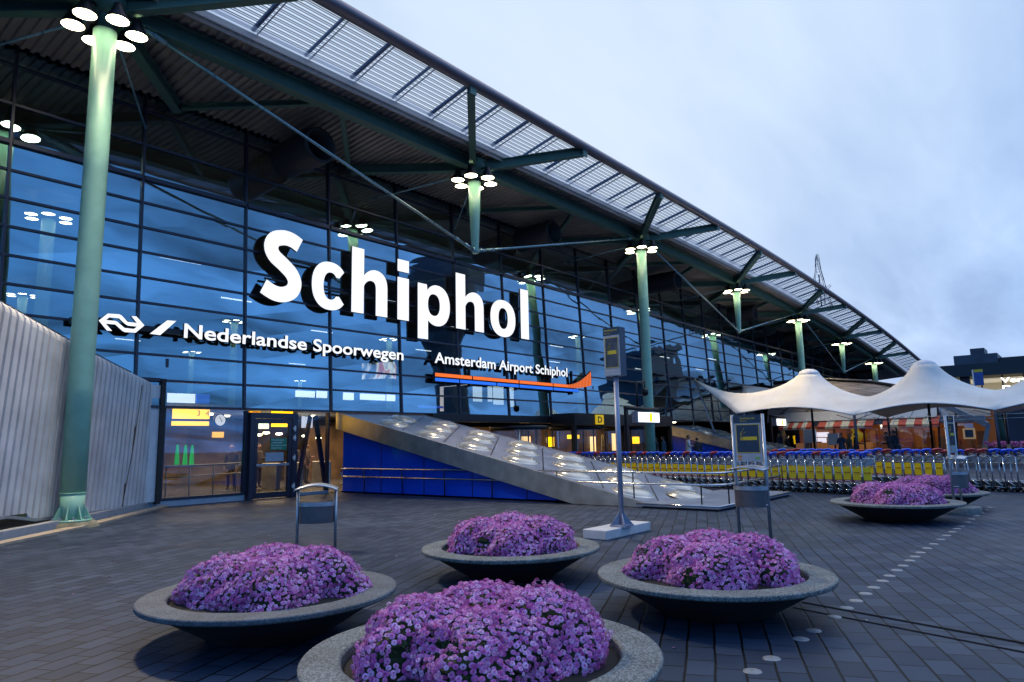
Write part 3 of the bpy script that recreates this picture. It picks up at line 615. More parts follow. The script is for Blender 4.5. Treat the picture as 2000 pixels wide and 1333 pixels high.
for k in range(n):
    x0, z0 = lo[k]; x1, z1 = lo[k+1]; x0b, y0 = hi[k]; x1b, y1 = hi[k+1]; gx = (x1-x0)*.3
    g.add([(x0,YL,z0),(x1-gx,YL,z0+(z1-z0)*.7),(x1-gx,YL,y0+(y1-y0)*.7),(x0,YL,y0)], [(0,1,2,3)], 0)
    g.add([(x0,YL+.003,z0),(x1,YL+.003,z1),(x1,YL+.003,y1),(x0,YL+.003,y0),(x0,YL+.12,z0),(x1,YL+.12,z1),(x1,YL+.12,y1),(x0,YL+.12,y0)], [(3,2,6,7),(0,4,5,1),(0,1,2,3),(4,7,6,5)], 1)
g.obj('orange_tail', [M_ORANGE, M_BLACK], t)
g = MB()
for x in (20.5, 22.0, 25.2, 27.9, 29.8): g.bx(x-.03, YL+.124, 4.0, x+.03, YL+.27, 5.2)
g.obj('bracket', M_BLACK, t)

# ------------------------------------------------------------------ roof
roof = thing('canopy_roof', 'long projecting roof with corrugated underside and sky-lit louvred edge', 'roof', (0, 0, 0))
XR0, XR1, NX = -16.0, 100.5, 60
xs = [XR0+(XR1-XR0)*i/NX for i in range(NX+1)]
def deck_z(x, y): return 12.50+(y-16.2)*(-.09)+dz(x)
g = MB(); pit = .24; k = 0; x = XR0; vs = []
while x < XR1:                                   # trapezoid corrugation running out from the glass
    for o, h in ((0, 0), (.09, 0), (.12, .07), (.21, .07)):
        for y in (16.2, YG+.2): vs.append((x+o, y, deck_z(x, y)+h))
    x += pit
n = len(vs)//2
g.add(vs, [(2*i, 2*i+1, 2*i+3, 2*i+2) for i in range(n-1)])
g.obj('deck', M_DECK, roof)
g = MB(); vs = []
for x in xs: vs += [(x, 16.34, deck_z(x, 16.2)+.25), (x, 70, deck_z(x, 20)+.6)]
g.add(vs, [(2*i, 2*i+1, 2*i+3, 2*i+2) for i in range(NX)]); g.obj('roof_cover', M_GALV, roof)
def along(y, z, r, name, m, n=10, x0=XR0, x1=XR1):
    g = MB(); g.tube([(x, y, z+dz(x)) for x in xs if x0 <= x <= x1], r, n); return g.obj(name, m, roof)
g = MB(); vs = []
for x in xs: vs += [(x, 16.28, 12.46+dz(x)), (x, 15.95, 12.50+dz(x)), (x, 15.80, 12.60+dz(x))]
g.add(vs, [(3*i+j, 3*i+3+j, 3*i+4+j, 3*i+1+j) for i in range(NX) for j in range(2)], 0, True); g.obj('edge_sheet', M_EDGESH, roof)
g = MB()
for i in range(NX):
    a, b = xs[i], xs[i+1]; g.beam((a,16.3,12.40+dz(a)), (b,16.3,12.40+dz(b)), .05, .12)
g.obj('edge_angle', M_DECK, roof)
GY, GZ = 14.1, 13.1
g = MB(); prof = [(-.02,-.16),(.14,-.13),(.14,.14),(-.02,.19),(-.16,.12),(-.20,0),(-.15,-.12)]
for i in range(NX):
    a, b = xs[i], xs[i+1]; m_ = len(prof)
    vs = [(a, GY+p, GZ+q+dz(a)) for p, q in prof]+[(b, GY+p, GZ+q+dz(b)) for p, q in prof]
    g.add(vs, [(j, (j+1) % m_, m_+(j+1) % m_, m_+j) for j in range(m_)], 0, True)
g.obj('gutter', M_GUTTER, roof)
NL = 11
for k in range(NL):                              # louvre blades
    s = (k+.45)/NL; y = GY+.16+(16.2-GY-.3)*s; z = GZ-.08+(12.62-GZ+.08)*s
    g = MB()
    for i in range(NX):
        a, b = xs[i], xs[i+1]; w = .10; c = math.cos(.15)
        for dy, ww in ((0, .017), (.062, .011)):
            g.beam((a,y+dy,z-dy*.2+dz(a)), (b,y+dy,z-dy*.2+dz(b)), ww, .022)
    g.obj('louvre_blade', M_LOUVRE, roof)
x = 5.87-BAY*6
i = 0
while x < XR1-.3:
    if x > -13:
        g = MB(); g.beam((x,GY+.12,GZ+.06+dz(x)), (x,16.15,12.70+dz(x)), .05 if i % 2 else .09, .09)
        g.beam((x+.06,GY+.14,GZ-.10+dz(x)), (x+.06,16.1,12.53+dz(x)), .018, .035)
        g.obj('rib', M_LOUVRE if i % 2 == 0 else mat('pale_rib', (.16, .19, .26), .4, .4), roof)
    x += BAY/2; i += 1
for k in range(-1, 7):                            # longitudinal beams between nodes
    x0 = XN[0]+13.03*k; x1 = x0+13.03
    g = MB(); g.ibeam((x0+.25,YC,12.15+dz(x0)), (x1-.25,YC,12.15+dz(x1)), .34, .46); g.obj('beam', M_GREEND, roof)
    xm = (x0+x1)/2
    for s, xe in ((1, x0+BAY), (-1, x1-BAY)):
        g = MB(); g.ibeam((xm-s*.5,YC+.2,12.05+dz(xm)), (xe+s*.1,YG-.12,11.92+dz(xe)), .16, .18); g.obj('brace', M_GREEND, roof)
    # exhaust pipe through the glass
    g = MB(); M = Matrix.Rotation(PI/2, 3, 'X')
    g.lathe([(.50, -.0), (.50, 2.0), (.58, 2.0), (.60, 1.9), (.60, 0)], 32, (xm+.5, YG-.1, 11.35+dz(xm)), M=M); g.obj('duct', mat('duct_paint', (.02, .018, .022), .6), roof)

# ------------------------------------------------------------------ columns with lamp clusters
lampdef = {}
def lamp_mesh():
    if 'm' in lampdef: return lampdef['m']
    g = MB(); g.lathe([(.06, .42), (.10, .40), (.13, .24), (.255, .03), (.262, .0), (.24, -.005)], 24)
    b = g.mesh('lamp', M_BLACK)
    g = MB(); g.lathe([(0, .012), (.245, .004)], 24); lampdef['m'] = (b, g.mesh('lens', M_LAMP)); return lampdef['m']
def column(i, kind, label, rz=0., group=None):
    x = XN[i]; zo = dz(x)
    t = thing('lamp_column' if kind == 'full' else 'hanging_strut', label, 'column' if kind == 'full' else 'strut', (x, YC, 0), 0, group)
    g = MB(); zt = 11.45+zo
    if kind == 'full':
        g.tube([(0,0,.72),(0,0,3),(0,0,8),(0,0,zt)], .25, 28, cap=True); g.tube([(0,0,.16),(0,0,.30),(0,0,.70)], [.205,.215,.247], 28); g.tube([(0,0,.700),(0,0,.722)], .256, 28)
        g.obj('pole', M_GREEN, t)
        g = MB(); g.lathe([(0, .16), (.40, .16), (.40, .12), (0, .12)], 28)
        for k in range(8):
            a = 2*PI*k/8+.2; c, s = math.cos(a), math.sin(a)
            g.prism([(.20, .163), (.38, .163), (.24, .45), (.20, .45)], lambda aa, b, tt: (aa*c - tt*s, aa*s + tt*c, b), -.012, .012)
        bp = g.obj('base_plate', M_GREEN, t)
        g = MB()
        for k in range(8):
            a = 2*PI*k/8+.2+PI/8; g.tube([(.33*math.cos(a), .33*math.sin(a), .162), (.33*math.cos(a), .33*math.sin(a), .22)], .035, 6, sm=False)
        g.obj('bolt', M_GALV, bp)
        g = MB(); g.lathe([(0, .118), (.46, .118), (.52, .06), (.56, 0)], 12, sm=False); g.obj('plinth', M_MOSS, t)
    else:
        zb = 8.66+zo
        g.tube([(0,0,zb),(0,0,zb+.12),(0,0,zb+1.3),(0,0,zt)], [.10,.13,.19,.24], 24); g.obj('pole', M_GREEN, t)
        g = MB(); g.tube([(-.16,0,zb+.12),(.16,0,zb+.12)], .09, 14); g.obj('tie_head', M_ROD, t)
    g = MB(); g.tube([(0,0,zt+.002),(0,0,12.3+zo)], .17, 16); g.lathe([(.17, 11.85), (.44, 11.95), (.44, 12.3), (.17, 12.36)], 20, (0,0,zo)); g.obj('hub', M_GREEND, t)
    lb, ll = lamp_mesh()
    for k in range(6):
        a = 2*PI*k/6+.55; lx, ly = .66*math.cos(a), .66*math.sin(a)
        lo = meshobj('lamp', lb, t, (lx, ly, zt+.02)); meshobj('lens', ll, lo)
        g = MB(); g.beam((lx, ly, zt+.42), (.17*math.cos(a), .17*math.sin(a), zt+.5), .05, .05); g.obj('lamp_arm', M_BLACK, lo, (-lx, -ly, -zt-.02))
    sp = bpy.data.lights.new('lamp_light', 'SPOT'); sp.energy = {0: 5600, 1: 2300, 2: 1200, 3: 2600, 4: 1800}.get(i, 700); sp.color = (1, .78, .50); sp.spot_size = rad(92); sp.spot_blend = .6; sp.shadow_soft_size = .6
    so_ = bpy.data.objects.new('lamp_light', sp); COL.objects.link(so_); so_.parent = t; so_.location = (0, -.95, zt-.12); so_.rotation_euler = (rad(-27), 0, 0)
    # arms
    for s in (-1, 1):
        ze = dz(x+s*BAY)
        g = MB(); g.ibeam((s*.30,-.2,12.12+zo), (s*BAY,GY+.05-YC,12.92+ze), .26, .36, .03); g.bx(s*BAY-.14, GY-.06-YC, 12.70+ze, s*BAY+.14, GY+.0-YC, 13.02+ze); g.obj('arm', M_GREEND, t)
        g = MB(); g.ibeam((s*.34,.24,12.0+zo), (s*BAY,YG-.1-YC,11.86+ze), .26, .34, .03); g.obj('arm', M_GREEND, t)
        g = MB(); g.tube([(s*.25,.25,11.75+zo), (s*2.4,YG-.08-YC,10.9+zo)], .028, 8); g.obj('tie_rod', M_ROD, t)
    if kind != 'full':
        zb = 8.78+zo
        for s in (-1, 1):
            zc = dz(x+s*13.03); x1 = s*12.2; z1 = 11.95+zc
            g = MB(); p = Vector((s*.1,0,zb)); q = Vector((x1,0,z1)); g.tube([p, q], .045, 10)
            dd = (q-p).normalized(); g.tube([p+dd*.15, p+dd*.5], .065, 10); g.tube([q-dd*.6, q], .075, 10); g.tube([p+dd*.8, p+dd*1.0], .06, 10); g.obj('tie_rod', M_ROD, t)
    return t
labs = ['tall green column standing in front of the corrugated shelter', 'hanging green strut in front of the big letters', 'tall green column standing by the entrance lightbox',
        'hanging green strut second from the left', 'tall green column rising behind the first tent peak', 'hanging green strut above the slate roof', 'far green column right of the last hanging strut', 'farthest hanging strut half hidden at the roof end']
for i in range(7):
    column(i, 'full' if i % 2 == 0 else 'hang', labs[i], 0, 'lamp columns of the roof' if i % 2 == 0 else 'hanging struts of the roof')
# indoor columns with lamps
ic = [(9.73, 32.95, 11.3, 'indoor lamp column behind the glass beside the big green column'), (13.96, 50.9, 11.3, 'indoor lamp column seen low behind the left glass'), (27.9, 50.4, 11.3, 'indoor lamp column behind the letters Nederlandse'),
      (34.1, 69.7, 11.3, 'indoor lamp column over the first glass door bay'), (42.75, 49.4, 11.3, 'indoor lamp column behind the letters Spoorwegen'), (54.5, 36.1, 11.3, 'indoor lamp column right of the orange tail'), (60.6, 90.0, 11.0, 'indoor lamp column small and deep above the door')]
proto = None
for x, y, zt, lab in ic:
    if proto is None:
        t = thing('indoor_column', lab, 'column', (x, y, 0), 0, 'indoor lamp columns')
        g = MB(); g.tube([(0,0,0),(0,0,zt)], .26, 20); g.obj('pole', emat('indoor_column_glow', (.10, .20, .12), .35), t)  # green pole emits faintly, imitating lamplight washing down it
        lb, ll = lamp_mesh()
        for k in range(6):
            a = 2*PI*k/6+.2; lo = meshobj('lamp', lb, t, (.7*math.cos(a), .7*math.sin(a), zt+.06)); meshobj('lens', ll, lo)
        proto = t
    else:
        t = copy_tree(proto); t.location = (x, y, 0); t['label'] = lab
# hall ceiling strip lights
for k, (x, y) in enumerate(((14, 30), (20, 36), (26, 30), (30, 42), (36, 34), (42, 44), (48, 34), (56, 40), (60, 30), (66, 36), (22, 55), (40, 60), (64, 27), (70, 31))):
    g = MB(); g.bx(-.9, -.05, 0, .9, .05, .06); tag(g.obj('strip_light', M_WHITELIT, None, (x, y, 9.8+dz(x)*.8)), 'slim white strip light under the hall ceiling', 'lamp', 'strip lights in the hall')

# ------------------------------------------------------------------ corrugated ramp shelter
sh = thing('ramp_shelter', 'pale corrugated metal ramp shelter standing against the glass', 'shelter', (0, 0, 0))
A = Vector((8.75, 20.30)); B = Vector((2.6, 14.53)); dirv = (B-A); LEN = dirv.length; dirv.normalize(); nrm = Vector((dirv.y, -dirv.x))
if nrm.y > 0: nrm = -nrm                                           # faces the square
def top_z(s): return 3.55+.93*(s/6.3)**1.15
def bot_z(s): return .12+.028*s+ (.12 if s > 5.2 else 0)
g = MB(); rows = []; s = 0.0; SK = .10
while s < LEN:
    for o, h in ((0, 0), (.01, .09), (.155, .09), (.165, 0)): rows.append((s+o, h))
    s += .225
vs = []; NV = 9
for s, h in rows:
    zb, zt = bot_z(s), top_z(s)
    for k in range(NV):
        if k < 4: f = k/3*.93; off = 0; z = zb+(zt-zb)*f
        else:
            a = (k-3)/(NV-4)*PI*.55; z = zb+(zt-zb)*.93+math.sin(a)*.25*.93; off = -(1-math.cos(a))*.28
        ss = s-SK*(z-zb)*1.0
        p = A+dirv*ss+nrm*(h+off); vs.append((p.x, p.y, z))
nr = len(rows)
g.add(vs, [(i*NV+k, (i+1)*NV+k, (i+1)*NV+k+1, i*NV+k+1) for i in range(nr-1) for k in range(NV-1)], 0, False)
g.obj('corrugated_wall', M_CORR, sh)
g = MB(); vs = []
for i in range(21):
    s = LEN*i/20; p = A+dirv*s+nrm*(-.30); q = A+dirv*s+nrm*(-2.6); z = top_z(s)+.16; vs += [(p.x,p.y,z),(q.x,q.y,z+.05)]
g.add(vs, [(2*i, 2*i+1, 2*i+3, 2*i+2) for i in range(20)]); g.obj('shelter_roof', M_CORR, sh)
g = MB()
for i in range(10):
    s0, s1 = LEN*i/10, LEN*(i+1)/10; p = A+dirv*s0+nrm*.05; q = A+dirv*s1+nrm*.05
    g.beam((p.x,p.y,bot_z(s0)-.03), (q.x,q.y,bot_z(s1)-.03), .14, .06)
g.obj('bottom_rail', M_GALV, sh)
g = MB(); p = A+dirv*.9+nrm*.07
q0 = A+dirv*.62+nrm*.075
g.tube([(q0.x, q0.y, 3.35), (p.x, p.y, 1.8), (A.x+dirv.x*1.35+nrm.x*.075, A.y+dirv.y*1.35+nrm.y*.075, .2), (A.x+dirv.x*1.36+nrm.x*.14, A.y+dirv.y*1.36+nrm.y*.14, .05)], .03, 8); g.obj('drainpipe', mat('rusty_pipe', (.09, .06, .045), .7, var=.4), sh)
g = MB(); g.bx(8.78, YG-.13, .16, 9.06, YG-.05, 3.42); g.obj('end_panel', M_WHITEP, sh)
g = MB(); g.bx(9.063, YG-.2, .1, 9.188, YG-.05, 3.6); g.bx(7.4, YG-.12, 3.5, 9.06, YG-.045, 3.62); g.obj('rubber_seal', M_RUBBER, sh)
kb = MB()
P = [(9.45,20.25),(9.25,20.35),(6.20,17.05),(3.9,14.95),(1.5,12.7),(1.7,12.5),(4.05,14.72),(6.36,16.8)]
kb.prism(P, lambda a, b, t: (a, b, t), .004, .05); tag(kb.obj('kerb', M_KERB), 'tan kerb strip along the shelter', None, None, 'structure')
kb = MB(); P = [(8.9,20.3),(6.02,17.16),(3.75,15.08),(1.3,12.8),(1.15,12.95),(3.6,15.23),(5.87,17.32),(8.7,20.3)]
kb.prism(P, lambda a, b, t: (a, b, t), .004, .17); tag(kb.obj('kerb', mat('pale_kerb', (.28, .30, .33), .8, var=.15, bump=.2)), 'low pale concrete upstand under the shelter', None, None, 'structure')

# ------------------------------------------------------------------ stainless wedges with domes
def wedge(X0, X1, zt, slope, label, rows, rail, k):
    yb = YG-(zt-.04)/slope
    def Z(y): return zt-(YG-y)*slope
    t = thing('skylight_wedge', label, 'skylight', (0, 0, 0), 0, 'skylight wedges along the terminal front')
    g = MB(); th = .06
    g.add([(X0,YG-.08,Z(YG-.08)),(X1,YG-.08,Z(YG-.08)),(X1,yb,.045),(X0,yb,.045)], [(3,2,1,0)]); g.obj('sloping_sheet', M_SSHEET, t)
    # side bands (fascia), 0.52 deep at glass, meeting the ground
    for x, s in ((X0, -1), (X1, 1)):
        yq = YG-(zt-.60-.04)/(slope*1.0)
        bt = .56
        poly = [(YG-.08, Z(YG-.08)+.02), (yb, .055), (yb, .012), (YG-(zt-bt)/slope*1.0+0.0, .012), (YG-.08, Z(YG-.08)-bt)]
        g = MB(); g.prism(poly, lambda a, b, tt: (x+tt, a, b), s*-.03, s*.03); g.obj('side_band', M_STEEL, t)
        # blue wall below
        g = MB(); ye = YG-(zt-bt)/slope+.02; xw = x-s*.32
        g.prism([(YG-.08, .012), (ye, .012), (YG-.08, Z(YG-.08)-bt+.05)], lambda a, b, tt: (xw+tt, a, b), -.02, .02); g.obj('blue_wall', M_BLUEW, t)
        g = MB()
        for i in range(1, 5):
            y = YG-.08-i*2.05
            if Z(y)-bt > .15: g.bx(xw+s*.022-.006, y-.012, .02, xw+s*.022+.006, y+.012, Z(y)-bt)
        g.bx(xw-.05, ye, .0, xw+s*.05+.0, YG-.08, .045) ; g.obj('seam', M_BLACK, t)
    # seams on the sheet, oblique
    g = MB(); sk = .75; yk = YG-.9
    i = 0
    nrmv = Vector((0, -slope, 1)).normalized()
    while yk-1.9*i > yb+.4:
        pts = []
        for x in (X0+.35, X1-.35):
            y = yk-1.9*i-.95+sk*(x-(X0+X1)/2); y = min(max(y, yb+.05), YG-.15); pts.append(Vector((x, y, Z(y)+.004)))
        g.beam(pts[0], pts[1], .035, .012, up=nrmv); i += 1
    g.obj('sheet_seam', M_BLACK, t)
    xc = (X0+X1)/2
    M = Matrix.Rotation(math.atan(slope), 3, 'X')
    dm = MB(); dm.lathe([(.56, .0), (.55, .018), (.50, .022)], 28, M=M, mi=0); dm.lathe([(.50, .02), (.465, .06), (.37, .11), (.22, .14), (.0, .152)], 28, M=M, mi=1)
    dme = dm.mesh('dome_light', [M_STEEL, MATS['dome_acrylic']])
    for r in range(rows):
        for c in (-1, 0, 1):
            x = xc+c*1.22; y = 19.15-1.83*r+sk*(x-xc)
            if y > YG-.6 or y < max(7.6, yb-.6): continue
            meshobj('dome_light', dme, t, (x, y, max(Z(y)+.004, .113 if rail else -1)))
    # flat apron kerb at the tip
    g = MB(); g.bx(X0-.15, 6.40, .05, X1+.75, yb+.42, .11) if rail else None
    if rail:
        g.obj('apron', M_SSHEET, t)
        g = MB(); g.bx(X0-.08, 6.47, 0, X1+.68, yb+.3, .049); g.obj('recessed_base', M_BLACK, t)
        g = MB(); g.tube([(X0-.15,yb+.42,.105),(X0-.15,6.40,.105),(X1+.75,6.40,.105),(X1+.75,yb+.42,.105)], .016, 6); g.obj('edge_trim', M_CHROME, t)
    return t
mm, nt, b, out = nodes('dome_acrylic'); b.inputs['Base Color'].default_value = (.50, .48, .43, 1); b.inputs['Roughness'].default_value = .26; b.inputs['Metallic'].default_value = .3; b.inputs['Coat Weight'].default_value = .6; MATS['dome_acrylic'] = mm
wedge(15.2, 19.3, 2.78, .2217, 'near stainless skylight wedge with glass domes beside the glass door', 8, True, 0)
wedge(40.6, 44.8, 2.5, .245, 'far stainless skylight wedge behind the luggage trolleys', 8, False, 1)
# guard railing along the near wedge
rl = thing('guard_railing', 'two-bar steel railing running along and round the near wedge', 'railing', (0, 0, 0))
def rounded(z): return [(15.36,20.1,z),(15.36,14,z),(15.36,6.9,z),(15.40,6.66,z),(15.56,6.52,z),(15.8,6.48,z),(20.0,6.62,z)]
g = MB(); g.tube([(15.36,20.1,.82)]+rounded(.82)[1:], .026, 10); g.obj('rail', M_CHROME, rl)
g = MB(); g.tube(rounded(.55), .026, 10); g.obj('rail', M_CHROME, rl)
g = MB(); g.tube([(15.36,20.1,.82),(15.36,20.2,.80),(15.36,20.25,.70),(15.36,20.22,.58),(15.36,20.1,.55)], .026, 10); g.obj('rail_end', M_CHROME, rl)
for p in ((15.36,19.0),(15.36,17.1),(15.36,15.2),(15.36,13.3),(15.36,11.0),(15.36,8.7),(15.36,6.95),(15.8,6.48),(17.2,6.53),(18.6,6.57),(20.0,6.62)):
    g = MB(); g.tube([(p[0]+.02,p[1],.0),(p[0]+.02,p[1],.45),(p[0],p[1],.55),(p[0],p[1],.80)], .018, 8); g.obj('post', M_BLACK, rl)

# ------------------------------------------------------------------ planters with chrysanthemums
def blossom_mats():
    def mk(name, fn):
        m, nt, b, out = nodes(name); N = nt.nodes; L = nt.links
        at = N.new('ShaderNodeAttribute'); at.attribute_name = 'tint'
        rp = N.new('ShaderNodeValToRGB'); el = rp.color_ramp.elements
        for i, (p, c) in enumerate(fn):
            e = el[i] if i < 2 else el.new(p); e.position = p; e.color = (*c, 1)
        L.new(at.outputs['Fac'], rp.inputs[0]); L.new(rp.outputs[0], b.inputs['Base Color'])
        b.inputs['Roughness'].default_value = .65; b.inputs['Subsurface Weight'].default_value = .0; b.inputs['Specular IOR Level'].default_value = .25
        return m
    return (mk('petals', [(0, (.50, .07, .38)), (1, (1.0, .66, .97)), (.45, (.78, .25, .68))]), mk('blossom_centre', [(0, (.30, .02, .12)), (1, (.62, .26, .32))]),
            mk('chrysanthemum_leaf', [(0, (.018, .04, .016)), (1, (.06, .10, .035))]))
M_PET, M_CEN, M_LEAF = blossom_mats()
def bush_meshes(seed, R=.44, H=.41, nb=1200, nleaf=700):
    rg = random.Random(seed)
    lob = [(rg.uniform(0, 2*PI), rg.uniform(.05, .15), rg.randint(2, 4)) for _ in range(4)]
    bare = [(rg.uniform(0, 2*PI), rg.uniform(.75, 1.45), rg.uniform(.10, .24)) for _ in range(4)]
    def surf(az, th):                                 # th 0 top .. pi/2 rim (goes slightly under)
        k = 1+sum(a*math.sin(n*az+p)*math.sin(th)**.6 for p, a, n in lob)*.8 + .07*math.sin(5*az+3*th)+.06*math.sin(9*th+4*az)
        return Vector((R*k*math.sin(th)*math.cos(az), R*k*math.sin(th)*math.sin(az), .02+H*(math.cos(th)*(.9+.1*k)) if th < PI/2 else .02+H*math.cos(th)))
    V = []; Fc = []; MI = []; T = []
    def add(vs, fs, mi, t):
        o = len(V); V.extend(vs)
        for f in fs: Fc.append([i+o for i in f]); MI.append(mi); T.append(t)
    # dark core
    core = []
    NA, NT = 22, 9
    for j in range(NT):
        th = PI*.53*j/(NT-1)
        for i in range(NA): core.append(surf(2*PI*i/NA, th)*.86)
    add(core, [(j*NA+i, j*NA+(i+1) % NA, (j+1)*NA+(i+1) % NA, (j+1)*NA+i) for j in range(NT-1) for i in range(NA)], 2, 0.)
    def frame(n, roll):
        a = n.cross(Vector((.3, .2, 1))); a = a.normalized() if a.length > 1e-4 else Vector((1, 0, 0)); b_ = n.cross(a)
        return a*math.cos(roll)+b_*math.sin(roll), b_*math.cos(roll)-a*math.sin(roll)
    pts = []; tries = 0
    while len(pts) < nb and tries < nb*30:
        tries += 1
        az = rg.uniform(0, 2*PI); th = math.acos(rg.uniform(-.08, 1)); p = surf(az, th)
        if any(math.hypot(((az-a+PI) % (2*PI)-PI)*math.sin(th), th-t)*1.0 < w*rg.uniform(.8, 1.15) for a, t, w in bare) and rg.random() < .93: continue
        if any((p-q).length_squared < .0225**2 for q in pts): continue
        pts.append(p)
        e = 1e-2; n = (surf(az+e, th)-p).cross(surf(az, th+e)-p)
        n = -n if n.dot(p-Vector((0, 0, .1))) < 0 else n
        n = (n.normalized() if n.length > 1e-9 else Vector((0, 0, 1)))+Vector((rg.gauss(0, .3), rg.gauss(0, .3), rg.gauss(.15, .25))); n.normalize()
        c = p+n*(rg.uniform(.0, .022)+(.03*rg.random() if rg.random() < .15 else 0)); u, w_ = frame(n, rg.uniform(0, 6))
        r = rg.uniform(.0150, .0235); tint = min(1, max(0, rg.gauss(.52, .30))); opn = rg.uniform(-.15, .55)
        for ring, (rr, hh, npz) in enumerate(((r, -(.12+.25*rg.random())*r, 13), (r*.78, r*.20, 11), (r*.52, r*.42, 9))):
            vs = []; fs = []
            for k in range(npz):
                t0 = 2*PI*(k+.1+ring*.4)/npz; t1 = 2*PI*(k+.5+ring*.4)/npz; t2 = 2*PI*(k+.9+ring*.4)/npz
                o = len(vs)
                def P(t, q, h): return c+(u*math.cos(t)+w_*math.sin(t))*q+n*h
                vs += [P(t1, rr*.2, hh*.4+ring*.002), P(t0, rr*.82, hh*.9), P(t1, rr*1.04, hh*1.0+.001), P(t2, rr*.82, hh*.9)]
                fs.append((o, o+1, o+2, o+3))
            add(vs, fs, 0, min(1, max(0, tint+rg.uniform(-.08, .08)+.08-ring*.16)))
        vs = [c+n*(r*.55)]+[c+(u*math.cos(2*PI*k/6)+w_*math.sin(2*PI*k/6))*r*.30+n*r*.42 for k in range(6)]
        add(vs, [(0, 1+k, 1+(k+1) % 6) for k in range(6)], 1, rg.random())
    for _ in range(nleaf):
        az = rg.uniform(0, 2*PI); th = math.acos(rg.uniform(-.1, 1)); p = surf(az, th)*rg.uniform(.86, .985)
        n = (p.normalized()+Vector((rg.gauss(0, .6), rg.gauss(0, .6), rg.gauss(0, .6)))).normalized(); u, w_ = frame(n, rg.uniform(0, 6)); l = rg.uniform(.02, .035)
        add([p-u*l*.6, p-w_*l*.38+n*.004, p+u*l*.75, p+w_*l*.38+n*.004], [(0, 1, 2, 3)], 2, rg.random())
    def sub(sel, name, mats):
        remap = {}; vs = []; fs = []; mi = []; tt = []
        for f, m_, t_ in zip(Fc, MI, T):
            if m_ not in sel: continue
            ff = []
            for i in f:
                if i not in remap: remap[i] = len(vs); vs.append(tuple(V[i]))
                ff.append(remap[i])
            fs.append(ff); mi.append(sel.index(m_)); tt.append(t_)
        me = bpy.data.meshes.new(name); me.from_pydata(vs, [], fs)
        for m_ in mats: me.materials.append(m_)
        me.polygons.foreach_set('material_index', mi)
        at = me.attributes.new('tint', 'FLOAT', 'FACE'); at.data.foreach_set('value', tt); me.update(); return me
    return sub([0, 1], 'blossoms', [M_PET, M_CEN]), sub([2], 'foliage', [M_LEAF])
BUSH = [bush_meshes(11+k) for k in range(4)]
def planter(x, y, label, m, rz, k, flabel):
    t = thing('planter', label, 'planter', (x, y, 0), rz, 'round bowl planters on the square')
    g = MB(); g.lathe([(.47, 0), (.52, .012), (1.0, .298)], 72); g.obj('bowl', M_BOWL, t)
    g = MB()
    for pr in ([(1.0, .299), (1.065, .301)], [(1.065, .301), (1.082, .308), (1.085, .318)], [(1.085, .318), (1.086, .340)], [(1.086, .340), (1.081, .348), (1.07, .350)], [(1.07, .350), (.86, .354)], [(.86, .354), (.848, .350), (.842, .342)], [(.842, .342), (.834, .24)]): g.lathe(pr, 112)
    g.obj('rim', m, t)
    g = MB(); g.lathe([(0, .325), (.4, .32), (.836, .30)], 40)
    o = g.obj('soil', M_SOIL, t)
    offs = [(.30, .10, 1.0), (-.27, .24, 1.02), (-.16, -.28, .94), (.22, -.30, .92), (.02, .02, 1.12)]
    pos = ['nearest the camera', 'rising in the middle', 'at the left', 'at the right', 'at the back']
    view = Vector((x, y, 0)).normalized(); rgt = Vector((view.y, -view.x, 0))
    spots = [(-view*.32, 'front', .90), (view*.27, 'back', .95), (-rgt*.36+view*.03, 'left', .90), (rgt*.36+view*.0, 'right', .93)]
    for j, (v, where, s) in enumerate(spots):
        b = thing('chrysanthemum', 'purple chrysanthemum bush at the %s of the %s' % (where, flabel), 'flowers', (x+v.x, y+v.y, .30), random.uniform(0, 6), 'chrysanthemums in the planters')
        b.scale = (s, s, s*random.uniform(.86, 1.0))
        bl, fo = BUSH[(j+k) % 4]; meshobj('blossoms', bl, b); meshobj('foliage', fo, b)
    return t
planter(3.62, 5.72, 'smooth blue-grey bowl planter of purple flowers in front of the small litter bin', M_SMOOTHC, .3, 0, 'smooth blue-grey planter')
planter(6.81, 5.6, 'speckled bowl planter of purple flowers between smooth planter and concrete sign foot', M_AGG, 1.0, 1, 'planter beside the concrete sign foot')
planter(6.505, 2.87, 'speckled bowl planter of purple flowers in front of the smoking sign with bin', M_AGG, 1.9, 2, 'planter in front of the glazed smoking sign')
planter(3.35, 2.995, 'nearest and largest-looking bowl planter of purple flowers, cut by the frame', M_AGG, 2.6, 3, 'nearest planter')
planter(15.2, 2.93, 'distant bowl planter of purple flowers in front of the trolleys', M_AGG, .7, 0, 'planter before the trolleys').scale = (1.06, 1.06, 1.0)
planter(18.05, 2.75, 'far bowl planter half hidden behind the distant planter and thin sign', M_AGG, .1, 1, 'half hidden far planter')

# ------------------------------------------------------------------ studs
SX = [4.98,5.34,5.97,6.28,6.85,7.26,7.62,8.01,8.37,8.79,9.15,9.56,9.93,10.37,10.74,11.14,11.6,12.1,12.67,13.2,13.72,14.2,14.63,15.3,15.92,16.6,17.22,17.9,18.59]
g = MB(); g.lathe([(.0, .006), (.060, .006), (.065, .001)], 24); stud = g.mesh('ground_stud', mat('stud_white', (.22, .235, .26), .45, .1, var=.25, vscale=30))
for i, x in enumerate(SX):
    o = meshobj('ground_stud', stud, None, (x, 1.95-.05*min(1, (x-5)/2)-.02*max(0, x-11)*.9, 0)); o.scale = (1.0, 1.0, 1)
    lab = 'pale round stud in the long dotted line across the paving' if x > 6.7 else 'pale round stud on the camera side of the drain slots'
    tag(o, lab, 'stud', 'pale studs in the dotted line' if x > 6.7 else 'pale studs before the drain slots')

